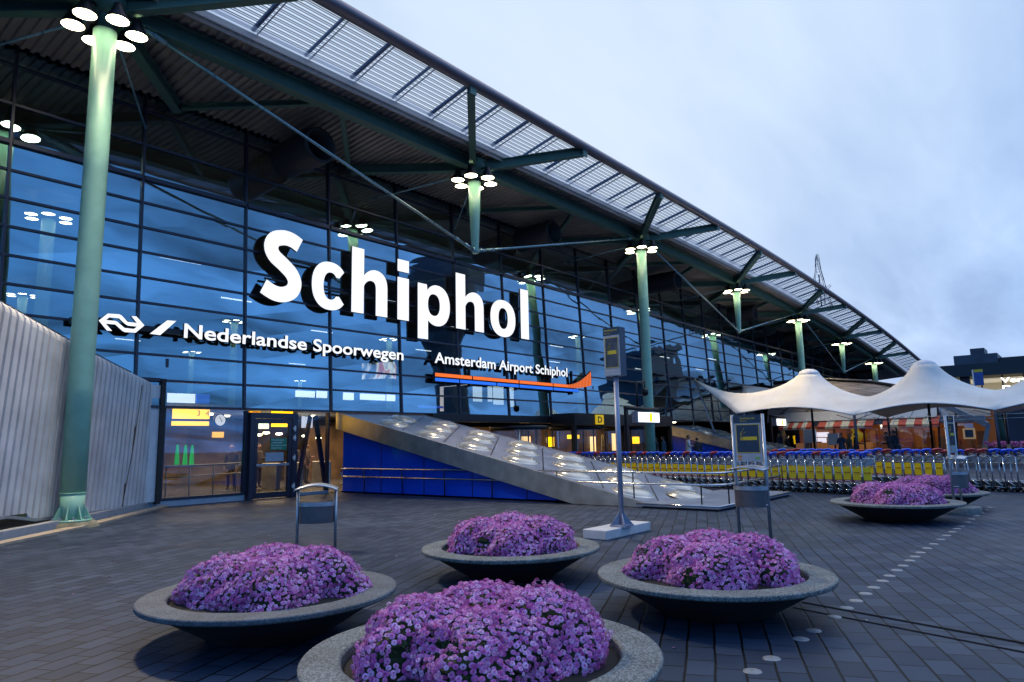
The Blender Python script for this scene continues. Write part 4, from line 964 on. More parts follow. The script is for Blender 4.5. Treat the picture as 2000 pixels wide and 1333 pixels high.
g = MB(); r_ = random.Random(3)
for _ in range(90):
    x, y = r_.uniform(2.5, 14), r_.uniform(.6, 14); a = r_.uniform(0, 6); l = r_.uniform(.012, .03); c, q = math.cos(a)*l, math.sin(a)*l
    g.add([(x-c,y-q,.006),(x+q*.5,y-c*.5,.012),(x+c,y+q,.007),(x-q*.5,y+c*.5,.010)], [(0,1,2,3)], r_.choice((0, 0, 0, 1)))
tag(g.obj('fallen_petals', [mat('fallen_petal', (.40, .16, .34), .7, var=.3), mat('paper_bit', (.5, .48, .44), .8, var=.2)]), 'scattered fallen petals and paper bits on the paving', 'litter', None, 'stuff')
# ------------------------------------------------------------------ signs and bins
def bin_part(t, z0, w, dpt, par_mat=M_GALV):
    g = MB(); n = 10; pr = []
    for k in range(n+1):
        a = PI*k/n; pr.append((-w/2*math.cos(a)*1.0, -dpt*math.sin(a)**.6))
    vs = []
    for (a, b) in pr: vs += [(a, b, z0), (a, b, z0+.30)]
    g.add(vs, [(2*k, 2*k+2, 2*k+3, 2*k+1) for k in range(n)], 0, True); g.add([(p[0], p[1], z0) for p in pr], [tuple(range(n+1))[::-1]], 0); g.add([(-w/2,.0,z0),(w/2,.0,z0),(w/2,.0,z0+.30),(-w/2,.0,z0+.30)], [(0,1,2,3)], 0)
    bn = g.obj('bin', mat('bin_steel', (.13, .125, .14), .4, .6, var=.15), t)
    g = MB(); vs = []
    for (a, b) in pr:
        q = 1.03; vs += [(a*q, b*q-.003, z0+.26), (a*q, b*q-.003, z0+.325)]
    g.add(vs, [(2*k, 2*k+2, 2*k+3, 2*k+1) for k in range(n)], 0, True); g.obj('band', M_GALV, bn)
def arch(t, z, w, dpt, name='hood', rise=.08):
    g = MB(); n = 12; vs = []
    for k in range(n+1):
        a = -w/2-.04+(w+.08)*k/n; h = z+rise*(1-(2*k/n-1)**2)
        vs += [(a, -dpt, h-.02), (a, .05, h), (a, -dpt, h+.0), (a, .05, h+.02)]
    fs = []
    for k in range(n):
        o = 4*k; fs += [(o, o+4, o+5, o+1), (o+2, o+3, o+7, o+6), (o, o+2, o+6, o+4), (o+1, o+5, o+7, o+3)]
    fs += [(0,1,3,2), (4*n, 4*n+2, 4*n+3, 4*n+1)]
    g.add(vs, fs, 0, True); g.obj(name, M_GALV, t)
# small litter bin
gp = ray_at(617, 1075, 1); dv = gp-Vector((0, 0, EYE)); tt = -EYE/dv.z; bp = Vector((dv.x*tt, dv.y*tt, 0))
az = math.atan2(bp.x, bp.y)
t = thing('litter_bin', 'steel litter bin with arched hood behind the smooth planter', 'bin', tuple(bp), -az-.12)
for s in (-1, 1):
    g = MB(); g.tube([(s*.29,0,0),(s*.29,0,.94)], .025, 12); g.obj('post', M_GALV, t)
arch(t, .93, .58, .22); bin_part(t, .42, .53, .20)
# glazed smoking sign with bin (faces -X, so turn local -Y to -X)
def smoking_sign(x, y, rz, label, foot=False):
    t = thing('smoking_sign', label, 'sign', (x, y, 0), rz, 'smoking signs with ash bins')
    for s in (-1, 1):
        g = MB(); g.tube([(s*.25,0,0),(s*.25,0,1.98)], .027, 12); g.obj('post', M_GALV, t)
    g = MB(); g.bx(-.222, -.02, 1.22, .222, .02, 1.97); pn = g.obj('panel', M_SIGNGREY, t)
    def dec(x0, z0, x1, z1, m, name, y=-.0225):
        g = MB(); g.add([(x0,y,z0),(x1,y,z0),(x1,y,z1),(x0,y,z1)], [(0,1,2,3)]); return g.obj(name, m, pn)
    dec(-.222, 1.84, .222, 1.97, M_SIGNBLUE, 'header'); dec(-.19, 1.36, .19, 1.82, M_SIGNBLUE, 'picture_field')
    g = MB()
    for a in ((-.19,1.36,.19,1.369),(-.19,1.811,.19,1.82),(-.19,1.37,-.181,1.81),(.181,1.37,.19,1.81)): g.add([(a[0],-.0245,a[1]),(a[2],-.0245,a[1]),(a[2],-.0245,a[3]),(a[0],-.0245,a[3])], [(0,1,2,3)])
    g.add([(-.08,-.0245,1.565),(.15,-.0245,1.565),(.15,-.0245,1.62),(-.08,-.0245,1.62)], [(0,1,2,3)]); g.add([(-.125,-.0245,1.565),(-.115,-.0245,1.565),(-.115,-.0245,1.62),(-.125,-.0245,1.62)], [(0,1,2,3)]); g.add([(-.105,-.0245,1.565),(-.088,-.0245,1.565),(-.088,-.0245,1.62),(-.105,-.0245,1.62)], [(0,1,2,3)])
    for pts in ([(-.12,1.63),(-.12,1.67),(-.10,1.70),(-.07,1.72),(-.065,1.76)], [(-.10,1.63),(-.10,1.655),(-.085,1.675),(-.04,1.685),(-.025,1.71)]):
        g.tube([(a,-.024,b) for a, b in pts], .0035, 5)
    g.obj('cigarette_symbol', M_SIGNYEL, pn)
    text_fit('lettering', 'Smoking area', lambda a, b, q: (a, -.025, b), -.11, .13, 1.905, 1.937, 0, M_SIGNYEL, pn, offset=.01)
    text_fit('lettering', 'Rookzone', lambda a, b, q: (a, -.025, b), -.11, -.0, 1.868, 1.886, 0, M_SIGNYEL, pn)
    dec(-.18, 1.285, -.12, 1.325, mat('orange_mark', (.5, .2, .03), .5, var=0), 'sponsor_mark'); dec(-.18, 1.245, -.12, 1.268, MATS['orange_mark'], 'sponsor_mark'); dec(.10, 1.265, .17, 1.295, mat('green_mark', (.12, .42, .06), .5, var=0), 'sponsor_mark')
    arch(t, 1.10, .50, .28, 'ash_tray', .05); bin_part(t, .52, .52, .22)
    g = MB(); g.tube([(-.25,-.0,.55),(-.25,-.12,.55)], .012, 6); g.tube([(.25,-.0,.55),(.25,-.12,.55)], .012, 6); g.obj('bin_bracket', M_GALV, t)
    if foot:
        g = MB(); g.lathe([(0, .14), (.38, .14), (.40, .125), (.40, 0)], 32); g.obj('foot', M_AGG, t)
    return t
smoking_sign(11.25, 4.22, -PI/2, 'glazed smoking-area sign with cigarette symbol and bin behind the speckled planter')
smoking_sign(16.95, 2.13, rad(-8), 'thin edge-on smoking sign with bin and stone foot beside the distant planter', True)
# tall box sign on concrete block
t = thing('smoking_sign', 'tall two-sided smoking-area box sign on a pole in a concrete block', 'sign', (10.62, 6.27, 0))
g = MB(); g.bx(-.75, -.23, 0, .75, .23, .15); g.obj('concrete_foot', M_CONCL, t, (.10, .14, 0), bevel=.012)
g = MB(); g.tube([(0,0,.18),(0,0,2.74)], .045, 16); g.obj('pole', mat('pole_blue_grey', (.30, .33, .44), .4, .3), t)
g = MB(); g.bx(-.15, -.15, .153, .15, .15, .185)
for a in range(4):
    c, s = math.cos(a*PI/2+PI/4), math.sin(a*PI/2+PI/4); g.prism([(.04, .187), (.19, .187), (.04, .38)], lambda aa, b, q: (aa*c-q*s, aa*s+q*c, b), -.008, .008)
for sx in (-1, 1):
    for sy in (-1, 1): g.tube([(sx*.115, sy*.115, .187), (sx*.115, sy*.115, .215)], .018, 6, sm=False)
g.obj('base_plate', MATS['pole_blue_grey'], t)
g = MB(); g.bx(-.10, -.165, 2.72, .10, .165, 3.58); bxs = g.obj('panel', [M_SIGNGREY], t, bevel=.006)
xf = -.1035
def sd(y0, z0, y1, z1, m, name, xx=xf):
    g = MB(); y0 *= .733; y1 *= .733; g.add([(xx,-y0,z0),(xx,-y1,z0),(xx,-y1,z1),(xx,-y0,z1)], [(0,1,2,3)]); return g.obj(name, m, bxs)
sd(-.225, 3.44, .225, 3.58, M_SIGNBLUE, 'header'); sd(-.18, 2.86, .18, 3.40, mat('sign_dark_picture', (.05, .055, .07), .2, var=.5, vscale=5), 'picture_field')
g = MB(); g.bx(-.099, -.1665, 2.722, .099, -.1655, 3.578); g.obj('side_face', M_SIGNBLUE, bxs)
g = MB(); xx = xf-.002
for a in ((-.18,2.86,.18,2.869),(-.18,3.391,.18,3.40),(-.18,2.87,-.171,3.39),(.171,2.87,.18,3.39),(-.09,3.10,.13,3.165),(-.115,3.10,-.098,3.165)): g.add([(xx,-.733*a[0],a[1]),(xx,-.733*a[2],a[1]),(xx,-.733*a[2],a[3]),(xx,-.733*a[0],a[3])], [(0,1,2,3)])
for pts in ([(-.10,3.17),(-.10,3.21),(-.08,3.24),(-.05,3.26),(-.045,3.30)], [(-.08,3.17),(-.08,3.20),(-.06,3.22),(-.02,3.24)]): g.tube([(xx, -a*.733, b) for a, b in pts], .003, 5)
g.obj('cigarette_symbol', M_SIGNYEL, bxs)
fx = lambda a, b, q: (xx, -a*.733, b)
text_fit('lettering', 'Smoking area', fx, -.19, .17, 3.515, 3.548, 0, M_SIGNYEL, bxs, offset=.01); text_fit('lettering', 'Rookzone', fx, -.19, -.02, 3.465, 3.488, 0, M_SIGNYEL, bxs)
text_fit('lettering', 'Welcome to the smoking area', fx, -.20, .19, 2.80, 2.822, 0, M_WHITET, bxs); text_fit('lettering', 'Welkom in deze rookzone', fx, -.20, .14, 2.755, 2.775, 0, M_WHITET, bxs)

# light boxes by the entrance
def lightbox(x, y, label, s=1., cam_=False):
    t = thing('light_box_sign', label, 'sign', (x, y, 0), 0, 'hanging light box signs')
    g = MB(); g.bx(-1.05*s, -.07, 0, -.90*s, .07, 3.0); g.tube([(-1.05*s,0,3.08),(1.55*s,0,3.08)], .09, 10); g.obj('post', M_BLACK, t)
    g = MB(); g.bx(-.35*s, -.15, 2.40, 1.5*s, .15, 2.94); bx = g.obj('case', M_GALV, t, bevel=.02)
    g = MB(); g.add([(-.25*s,-.154,2.45),(1.45*s,-.154,2.45),(1.45*s,-.154,2.90),(-.25*s,-.154,2.90)], [(0,1,2,3)]); g.add([(-.354,-.12,2.45),(-.354,.12,2.45),(-.354,.12,2.90),(-.354,-.12,2.90)], [(3,2,1,0)]); g.obj('lit_face', M_WHITELIT, bx)
    g = MB(); g.bx(.62*s, -.162, 2.47, .86*s, -.157, 2.88); g.obj('symbol', M_YELLIT, bx)
    if cam_:
        g = MB(); g.tube([(-.1,0,3.16),(-.1,0,4.35),(.75,0,4.40)], .05, 8); g.tube([(.72,0,4.38),(.72,0,4.05)], .03, 8); g.obj('camera_arm', M_BLACK, t)
        g = MB(); g.lathe([(0, .20), (.16, .16), (.17, 0), (.13, -.14), (0, -.2)], 18, (.72,0,3.9)); g.obj('dome_camera', M_BLACK, t)
    return t
lightbox(29.6, 16.3, 'white hanging light box beside the tall column with camera arm', 1.22, True)
lightbox(50.6, 16.9, 'small white light box at the left of the café awnings', 1.15)

# ------------------------------------------------------------------ luggage trolleys
def make_trolley(hm, label, group):
    """local: u (x) along the row, y away from the square; panel faces -y"""
    t = thing('luggage_trolley', label, 'trolley', (0, 0, 0), 0, group)
    g = MB()
    for y, lean in ((0, .0), (.46, .0)):
        g.tube([(-.125,y,.10),(-.125,y,.55),(-.135,y+.01,.98)], .02, 8)
    g.tube([(-.125,0,.99),(.02,.0,1.02),(.12,.0,.98)], .012, 6); g.tube([(-.125,0,.14),(.13,.0,.12)], .014, 6); g.tube([(-.125,.46,.14),(.13,.46,.12)], .014, 6); g.tube([(-.125,0,.30),(-.125,.46,.30)], .012, 6); g.tube([(.13,0,.12),(.13,.46,.12)], .012, 6); g.tube([(-.125,0,.12),(-.125,.46,.12)], .014, 6)
    g.obj('frame', M_CHROME, t)
    g = MB()
    for z in (.78, .86, .96): g.tube([(-.11,.02,z),(.13,.02,z),(.13,.42,z),(-.11,.42,z),(-.11,.02,z)], .008 if z < .95 else .012, 6)
    for u in (-.05, .01, .07, .13): g.tube([(u,.02,.96),(u,.02,.78),(u,.42,.78),(u,.42,.96)], .005, 5)
    for y in (.12, .22, .32): g.tube([(.13,y,.96),(.13,y,.78),(-.11,y,.78)], .005, 5)
    g.tube([(-.1,.0,.80),(.02,-.01,.95),(.12,.0,.97)], .010, 6); g.bx(-.11, .025, .80, .128, .03, .945); g.bx(-.11, .40, .80, .128, .405, .945); g.obj('basket', M_CHROMED, t)
    g = MB()
    g.tube([(-.13,-.03,1.08),(-.13,.05,1.13),(-.13,.40,1.13),(-.13,.48,1.08)], .034, 8, mi=0); g.tube([(-.135,.02,.97),(-.13,.03,1.12)], [.035,.05], 8, mi=0); g.tube([(-.135,.44,.97),(-.13,.42,1.12)], [.028,.034], 8, mi=0)
    g.tube([(-.13,.03,1.10),(.02,.02,1.15),(.14,.03,1.13)], [.04,.034,.022], 8, mi=0); g.obj('handle', hm, t)
    g = MB(); g.bx(-.15, -.02, .99, -.10, .06, 1.13); g.tube([(-.11,.1,1.10),(.05,.14,1.06),(.13,.12,1.05)], .010, 6); g.obj('coin_lock', M_PLBLK if hm is M_PLBLUE else M_PLBLK, t)
    g = MB(); g.bx(-.098, -.012, .40, .098, .004, .745, 0); g.bx(-.098, -.013, .345, .098, .004, .3975, 1); g.add([(-.06,-.0145,.362),(.08,-.0145,.362),(.08,-.0145,.38),(-.06,-.0145,.38)], [(0,1,2,3)], 2)
    pn = g.obj('advert_panel', [M_YEL, M_REDB, M_WHITET], t)
    text_fit('lettering', 'Sunweb', lambda a, b, q: (a, -.0145, b), -.075, .08, .575, .625, 0, M_REDT, pn, offset=.03); text_fit('lettering', 'vakanties', lambda a, b, q: (a, -.0145, b), -.055, .065, .535, .553, 0, M_REDT, pn)
    g = MB(); 
    for k in range(5): g.tube([(-.06+.035*k,.0,.30-.028*k),(-.06+.035*k,.44,.30-.028*k)], .010, 6)
    g.tube([(-.09,.0,.33),(.12,.0,.13)], .013, 6); g.tube([(-.09,.44,.33),(.12,.44,.13)], .013, 6); g.obj('roller_grid', M_CHROME, t)
    g = MB(); g.bx(-.11, .05, .06, .12, .42, .17); g.bx(-.10, .10, .171, .11, .40, .27); g.obj('base_tray', M_PLBLK, t)
    Mx = Matrix.Rotation(PI/2, 3, 'X')
    for u, y in ((-.02, .03), (-.02, .43), (.06, .23)):
        g = MB(); g.lathe([(0, -.02), (.06, -.02), (.085, -.016), (.09, 0), (.085, .016), (.06, .02), (0, .02)], 18, (u, y, .092), M=Mx); g.lathe([(0, -.025), (.03, -.025), (.03, .025), (0, .025)], 12, (u, y, .092), mi=1, M=Mx); g.obj('wheel', [M_RUBBER, M_GALV], t)
    return t
protoB = make_trolley(M_PLBLUE, 'luggage trolley with blue handle and yellow panel nested in the near row', 'blue-handled trolleys in the near row')
protoR = make_trolley(M_PLRED, 'luggage trolley with red handle and yellow panel nested in the near row', 'red-handled trolleys in the near row')
used = set()
def place(hm, x, y, rz, label, group, s=1., plain=False):
    p = protoB if hm == 'b' else protoR
    o = p if hm not in used else copy_tree(p); used.add(hm)
    if plain:
        for c in [c for c in o.children if c.name.startswith('advert_panel')]:
            for q in list(c.children): bpy.data.objects.remove(q)
            bpy.data.objects.remove(c)
    o.location = (x, y, 0); o.rotation_euler = (0, 0, rz); o['label'] = label; o['group'] = group; o.scale = (1, 1, s)
pat = 'bbrbbrbbbrbrbbrbbbrb'
a = Vector((20.95, 4.65)); b = Vector((24.4, 17.4)); nT = 48
rz1 = math.atan2((a-b).y, (a-b).x)+rad(14)
for k in range(nT):
    p = a.lerp(b, k/(nT-1)); h = pat[k % 20]
    if k == 0: lab, gr = 'first luggage trolley of the near row, its yellow panel brightest', None
    else: lab = 'luggage trolley with %s handle and yellow panel nested in the near row' % ('blue' if h == 'b' else 'red'); gr = '%s-handled trolleys in the near row' % ('blue' if h == 'b' else 'red')
    place(h, p.x+random.uniform(-.035, .035), p.y+random.uniform(-.02, .02), rz1+random.uniform(-.06, .06), lab, gr or 'first trolley', random.uniform(.985, 1.015))
a = Vector((22.85, .2)); b = Vector((26.6, 9.0)); nT = 31
for k in range(nT):
    p = a.lerp(b, k/(nT-1)); h = pat[(k*3+1) % 20]
    hide = k < 11
    place(h, p.x+random.uniform(-.02, .02), p.y, rz1-rad(16)+random.uniform(-.05, .05), ('luggage trolley with %s handle and no panel at the right end of the far row' if hide else 'luggage trolley with %s handle in the far row behind the two planters') % ('blue' if h == 'b' else 'red'), '%s-handled trolleys in the far row' % ('blue' if h == 'b' else 'red'), random.uniform(.98, 1.02), hide)

# ------------------------------------------------------------------ tent canopy
m, nt, bs, out = nodes('tent_fabric'); N = nt.nodes; L = nt.links
bs.inputs['Roughness'].default_value = .6
tc = N.new('ShaderNodeTexCoord'); nz = N.new('ShaderNodeTexNoise'); nz.inputs['Scale'].default_value = .7; nz.inputs['Detail'].default_value = 6; L.new(tc.outputs['Object'], nz.inputs['Vector'])
rp = N.new('ShaderNodeValToRGB'); rp.color_ramp.elements[0].position = .3; rp.color_ramp.elements[0].color = (.70, .69, .66, 1); rp.color_ramp.elements[1].position = .65; rp.color_ramp.elements[1].color = (.86, .85, .83, 1); L.new(nz.outputs['Fac'], rp.inputs[0]); L.new(rp.outputs[0], bs.inputs['Base Color'])
wv = N.new('ShaderNodeTexWave'); wv.wave_type = 'BANDS'; wv.bands_direction = 'Y'; wv.inputs['Scale'].default_value = .32; wv.wave_profile = 'SAW'; L.new(tc.outputs['Object'], wv.inputs['Vector'])
sm_ = N.new('ShaderNodeMath'); sm_.operation = 'GREATER_THAN'; sm_.inputs[1].default_value = .965; L.new(wv.outputs['Fac'], sm_.inputs[0]); bp = N.new('ShaderNodeBump'); bp.inputs['Strength'].default_value = .6; bp.inputs['Distance'].default_value = .02; L.new(sm_.outputs[0], bp.inputs['Height']); L.new(bp.outputs[0], bs.inputs['Normal'])
tl = N.new('ShaderNodeBsdfTranslucent'); tl.inputs[0].default_value = (.7, .62, .5, 1)
mx = N.new('ShaderNodeMixShader'); mx.inputs[0].default_value = .18; L.new(bs.outputs[0], mx.inputs[1]); L.new(tl.outputs[0], mx.inputs[2]); L.new(mx.outputs[0], out.inputs[0])
M_TENT = m
tent = thing('tensile_canopy', 'white peaked tent canopy over the café terrace', 'canopy', (0, 0, 0))
def seg(p, q, n, sag=0., bow=(0, 0)):
    out = []
    for k in range(n):
        s = k/n; w = math.sin(PI*s); out.append((p[0]+(q[0]-p[0])*s+bow[0]*w, p[1]+(q[1]-p[1])*s+bow[1]*w, p[2]+(q[2]-p[2])*s+sag*w))
    return out
YP = [9.5, 3.2, -3.1]
fp = [(41, y, 2.70) for y in YP]; bpn = [(51, y+.3, 2.75) for y in YP]
Cc = (41, 16.0, 3.05); Aa = (43, 19.43, 5.43); Bb = (51, 19.3, 5.5)
bm = bmesh.new()
def bay(boundary, c, zp, r0=.62, ns=14):
    n = len(boundary); R = []
    for j in range(ns+1):
        s = j/ns; row = []
        for (x, y, z) in boundary:
            dx, dy = x-c[0], y-c[1]; RR = math.hypot(dx, dy); r = r0+(RR-r0)*s**1.35
            if z > 3.9: z = 3.9+(z-3.9)*s**4
            zz = z+(zp-z)*math.log(RR/r)/math.log(RR/r0)
            # less pointed: blend with smooth dome profile
            f = (1-(r-r0)/(RR-r0)); zz = .8*zz+.2*(z+(zp-z)*f**2.4)
            row.append(bm.verts.new((c[0]+dx/RR*r, c[1]+dy/RR*r, zz)))
        R.append(row)
    for j in range(ns):
        for i in range(n):
            k = (i+1) % n
            try: f = bm.faces.new((R[j][i], R[j][k], R[j+1][k], R[j+1][i])); f.smooth = True
            except ValueError: pass
NB = 14
val = [seg(fp[i], bpn[i], NB, 1.15) for i in range(3)]
rev = lambda p, q, s, **k: [q]+seg(p, q, NB, s, **k)[:0:-1]
def loop1(): return seg(Aa, Cc, NB, -.15, (.25, -.1))+seg(Cc, fp[0], NB, .42, (.35, 0))+val[0]+seg(bpn[0], Bb, NB, .3, (-.4, 0))+seg(Bb, Aa, NB, -1.0, (0, -1.2))
bay(loop1(), (46, 13.1), 5.50)
for i in range(2):
    vr = [bpn[i]]+val[i][:0:-1]
    bay(vr+seg(fp[i], fp[i+1], NB, .50, (.5, 0))+val[i+1]+seg(bpn[i+1], bpn[i], NB, .5, (-.5, 0)), (46, (6.7, .4)[i]), 5.55)
bmesh.ops.remove_doubles(bm, verts=bm.verts, dist=.01)
inner = [v for v in bm.verts if not any(e.is_boundary for e in v.link_edges)]
for _ in range(4): bmesh.ops.smooth_vert(bm, verts=inner, factor=.5, use_axis_x=True, use_axis_y=True, use_axis_z=True)
me = bpy.data.meshes.new('membrane'); bm.to_mesh(me); bm.free(); me.materials.append(M_TENT)
for p in me.polygons: p.use_smooth = True
_b2 = loop1(); g = MB(); g.tube(_b2[:2*NB+1], .03, 6); g.tube(_b2[3*NB:]+[_b2[0]], .03, 6); g.tube(seg(fp[0], fp[1], NB+1, .50, (.5, 0)), .03, 6); g.tube(seg(fp[1], fp[2], NB+1, .50, (.5, 0)), .03, 6); g.obj('edge_cable', M_GALV, tent)
o = meshobj('membrane', me, tent); o.modifiers.new('solid', 'SOLIDIFY').thickness = .02
for c in ((46, 13.1), (46, 6.7), (46, .4)):
    g = MB(); g.lathe([(.66, 5.44), (.67, 5.50), (.55, 5.68), (.36, 5.80), (.15, 5.85), (0, 5.86)], 28, (c[0], c[1], 0)); g.obj('cap', mat('cap_white', (.6, .62, .66), .5), tent)
    g = MB(); g.tube([(c[0],c[1],0),(c[0],c[1],5.4)], .07, 12); g.obj('mast', M_BLACK, tent)
for p in fp+bpn:
    g = MB(); g.tube([(p[0]+.1,p[1],0),(p[0],p[1],p[2]+.02)], .075, 10); g.obj('pole', M_FRAME, tent)
    g = MB()
    for s in (-.9, .9): g.tube([(p[0],p[1],p[2]-.25),(p[0]+.05,p[1]+s,p[2]+.05)], .02, 6)
    g.obj('spreader', M_FRAME, tent)
g = MB(); g.tube([(43,19.43,5.5),(43.6,17.9,.0)], .07, 10); g.obj('mast', M_GALV, tent)
g = MB(); g.tube([(43,19.43,5.5),(43,19.9,0)], .015, 6); g.obj('stay_cable', M_GALV, tent)
g = MB(); g.tube([(51,19.3,5.6),(51.3,19.5,0)], .06, 8); g.obj('mast', M_GALV, tent)
g = MB(); g.tube([(41,9.5,2.5),(41,-3.1,2.5)], .012, 5); g.tube([(41,9.5,2.3),(41,-3.1,2.3)], .012, 5); g.obj('stay_cable', M_GALV, tent)

# ------------------------------------------------------------------ café pavilion
cafe = thing('cafe_pavilion', 'café pavilion with amber lit windows and grey metal roof under the tent', 'building', (0, 0, 0))
XC = 55.0
g = MB(); g.bx(XC+.5, 4.6, .0, XC+9, 18.2, .05); g.obj('floor', mat('cafe_floor', (.2, .12, .07), .4), cafe)
g = MB(); g.bx(XC+5.0, 4.8, .05, XC+5.2, 18.2, 3.2)
g.obj('back_wall', mat('cafe_glow_wall', (.24, .10, .035), .6, var=.35, vscale=.7, emit=(1, .30, .05), estr=.06), cafe)  # faint amber emission on the wall stands in for café lamplight
g = MB(); g.bx(XC, 4.9, 2.36, XC+.5, 18.3, 2.75); g.obj('eaves', mat('cafe_roof_metal', (.20, .23, .28), .45, .4), cafe)
g = MB(); g.bx(XC+.5, 4.9, 2.62, XC+5.2, 18.3, 2.7); g.obj('ceiling', mat('cafe_ceiling', (.35, .15, .06), .7), cafe)
g = MB(); g.prism([(XC-.25, 2.753), (XC+7, 5.0), (XC+7, 4.9), (XC+.3, 2.753)], lambda a, b, q: (a, q, b), 7.6, 18.3)
for y in (8.2, 9.2, 10.2, 11.2, 12.2): g.beam((XC-.2,y,2.80), (XC+5,y,4.42), .06, .05)
g.obj('roof', MATS['cafe_roof_metal'], cafe)
for i, (y0, y1) in enumerate(((16.0, 18.2), (14.3, 15.9), (12.3, 14.2), (10.2, 12.2), (8.1, 10.1))):
    g = MB(); g.add([(XC+.2,y0,.1),(XC+.2,y1,.1),(XC+.2,y1,2.36),(XC+.2,y0,2.36)], [(0,3,2,1)]); w = g.obj('window', M_GLASSW, cafe)
    g = MB(); g.bx(XC+.12, y0-.09, .05, XC+.3, y0+.0, 2.358); g.bx(XC+.12, y0+.003, .05, XC+.3, y1-.093, .14); g.obj('frame', M_BLACK, w)
# slanted gable end
for i, (y0, y1) in enumerate(((5.4, 6.6), (6.7, 7.6))):
    g = MB(); g.add([(XC+.0,y0,.1),(XC+.0,y1,.1),(XC+.35,y1-.1,3.2+.5*i),(XC+.35,y0+.25,2.7+.5*i)], [(0,3,2,1)]); w = g.obj('window', M_GLASSW, cafe)
    g = MB(); g.beam((XC-.02,y1+.03,.05), (XC+.32,y1-.1,3.3+.6*i), .12, .12); g.obj('frame', M_BLACK, w)
g = MB(); g.beam((XC+.1,4.8,2.15), (XC+.3,7.9,4.0), .5, .35); g.beam((XC,5.25,.05), (XC+.1,4.75,2.2), .12, .25); g.obj('gable_beam', MATS['cafe_roof_metal'], cafe)
g = MB(); g.bx(XC+.05, 5.5, 1.25, XC+.0, 6.2, 1.95); 
g.obj('picture_frame', mat('frame_wood_glow', (.5, .33, .15), .5, emit=(1, .6, .3), estr=.15), cafe)  # wood with warm lamplight put in as weak emission
g = MB(); g.bx(XC-.01, 5.62, 1.35, XC-.004, 6.08, 1.85); g.obj('picture_pane', M_SIGNBLUE, cafe)
for i, (y0, y1) in enumerate(((16.7, 17.7), (16.0, 16.5))):
    for k in range(2): tag(plate('menu_screen', XC+4.6, (y0+y1)/2, 1.75-.45*k, .1, .38, emat('menu_screen', (.75, .8, 1), 1.3), None, None), 'bright menu screen above the café counter', 'screen', 'menu screens in the café'); 
for o in [o for o in bpy.data.objects if o.name.startswith('menu_screen')]: o.scale = (1, 11, 1)
g = MB(); g.bx(XC+3.2, 12.5, .05, XC+3.8, 18, 1.1); g.obj('counter', mat('counter_glow', (.5, .3, .12), .4, emit=(1, .5, .15), estr=.12), cafe)  # amber light on the counter is emission in its material
for i, (y, x) in enumerate(((17.4, 2), (16.6, 2.2), (15.2, 2), (14.2, 3), (13.3, 2.4), (12.6, 3), (11.4, 2), (10.2, 2.6), (9.2, 2), (7.2, 2), (6.2, 1.5), (5.9, 2.2))):
    g = MB(); g.lathe([(0, -.06), (.07, -.04), (.08, .02), (0, .06)], 12); tag(g.obj('cafe_lamp', emat('cafe_lamp', (1, .66, .3), 7), None, (XC+x, y, 2.3 if i < 9 else 1.6)), 'small warm pendant lamp inside the café', 'lamp', 'pendant lamps in the café')
lt = bpy.data.lights.new('cafe_light', 'AREA'); lt.shape = 'RECTANGLE'; lt.size = 3; lt.size_y = 11; lt.energy = 130; lt.color = (1, .5, .2)
lo = bpy.data.objects.new('cafe_light', lt); COL.objects.link(lo); lo.location = (XC+2.5, 12.5, 2.58); lo.parent = cafe
# awnings
def cloth_mat(name, col):
    m, nt, b, out = nodes(name); N = nt.nodes; L = nt.links; b.inputs['Base Color'].default_value = (*col, 1); b.inputs['Roughness'].default_value = .8
    tl = N.new('ShaderNodeBsdfTranslucent'); tl.inputs[0].default_value = (*col, 1); mx = N.new('ShaderNodeMixShader'); mx.inputs[0].default_value = .45
    L.new(b.outputs[0], mx.inputs[1]); L.new(tl.outputs[0], mx.inputs[2]); L.new(mx.outputs[0], out.inputs[0]); return m
AWR, AWC = cloth_mat('awning_red', (.75, .14, .08)), cloth_mat('awning_cream', (.9, .82, .58))
def awning(y0, y1, label):
    t = thing('awning', label, 'awning', (XC, (y0+y1)/2, 0), 0, 'striped awnings of the café')
    L_ = y1-y0; n = 7; m1, m2 = AWR, AWC
    g = MB(); vs = []
    for k in range(n+1):
        y = -L_/2+L_*k/n; vs += [(.1,y,2.86),(-.95,y,2.30),(-.95,y,2.14)]
    for k in range(n):
        o = 3*k; g.add([vs[o], vs[o+1], vs[o+4], vs[o+3]], [(0,3,2,1)], k % 2); g.add([vs[o+1], vs[o+2], vs[o+5], vs[o+4]], [(0,3,2,1)], k % 2)
    cl = g.obj('striped_cloth', [m1, m2], t); cl.modifiers.new('solid', 'SOLIDIFY').thickness = .01
    g = MB(); g.tube([(-.95,-L_/2,2.13),(-.95,L_/2,2.13)], .02, 6)
    for y in (-L_*.3, L_*.3): g.tube([(.05,y,2.95),(-.9,y,2.3)], .025, 6)
    g.obj('arm', M_GALV, t)
awning(15.6, 17.9, 'red and cream awning above the bright menu screens'); awning(11.4, 15.1, 'red and cream awning in the middle of the café front'); awning(7.4, 10.8, 'red and cream awning at the glazed end of the café')
for i in range(16):
    y = 5.6+.78*i; hh = random.uniform(.5, 1.5); z0 = random.uniform(.05, .9)
    g = MB(); g.bx(XC+4.4, y-random.uniform(.15, .33), z0, XC+4.9, y+random.uniform(.15, .33), z0+hh)
    g.obj('shelf_unit', mat('cafe_clutter_%d' % (i % 4), ((.16, .09, .05), (.35, .22, .10), (.24, .08, .04), (.14, .10, .08))[i % 4], .6), cafe)
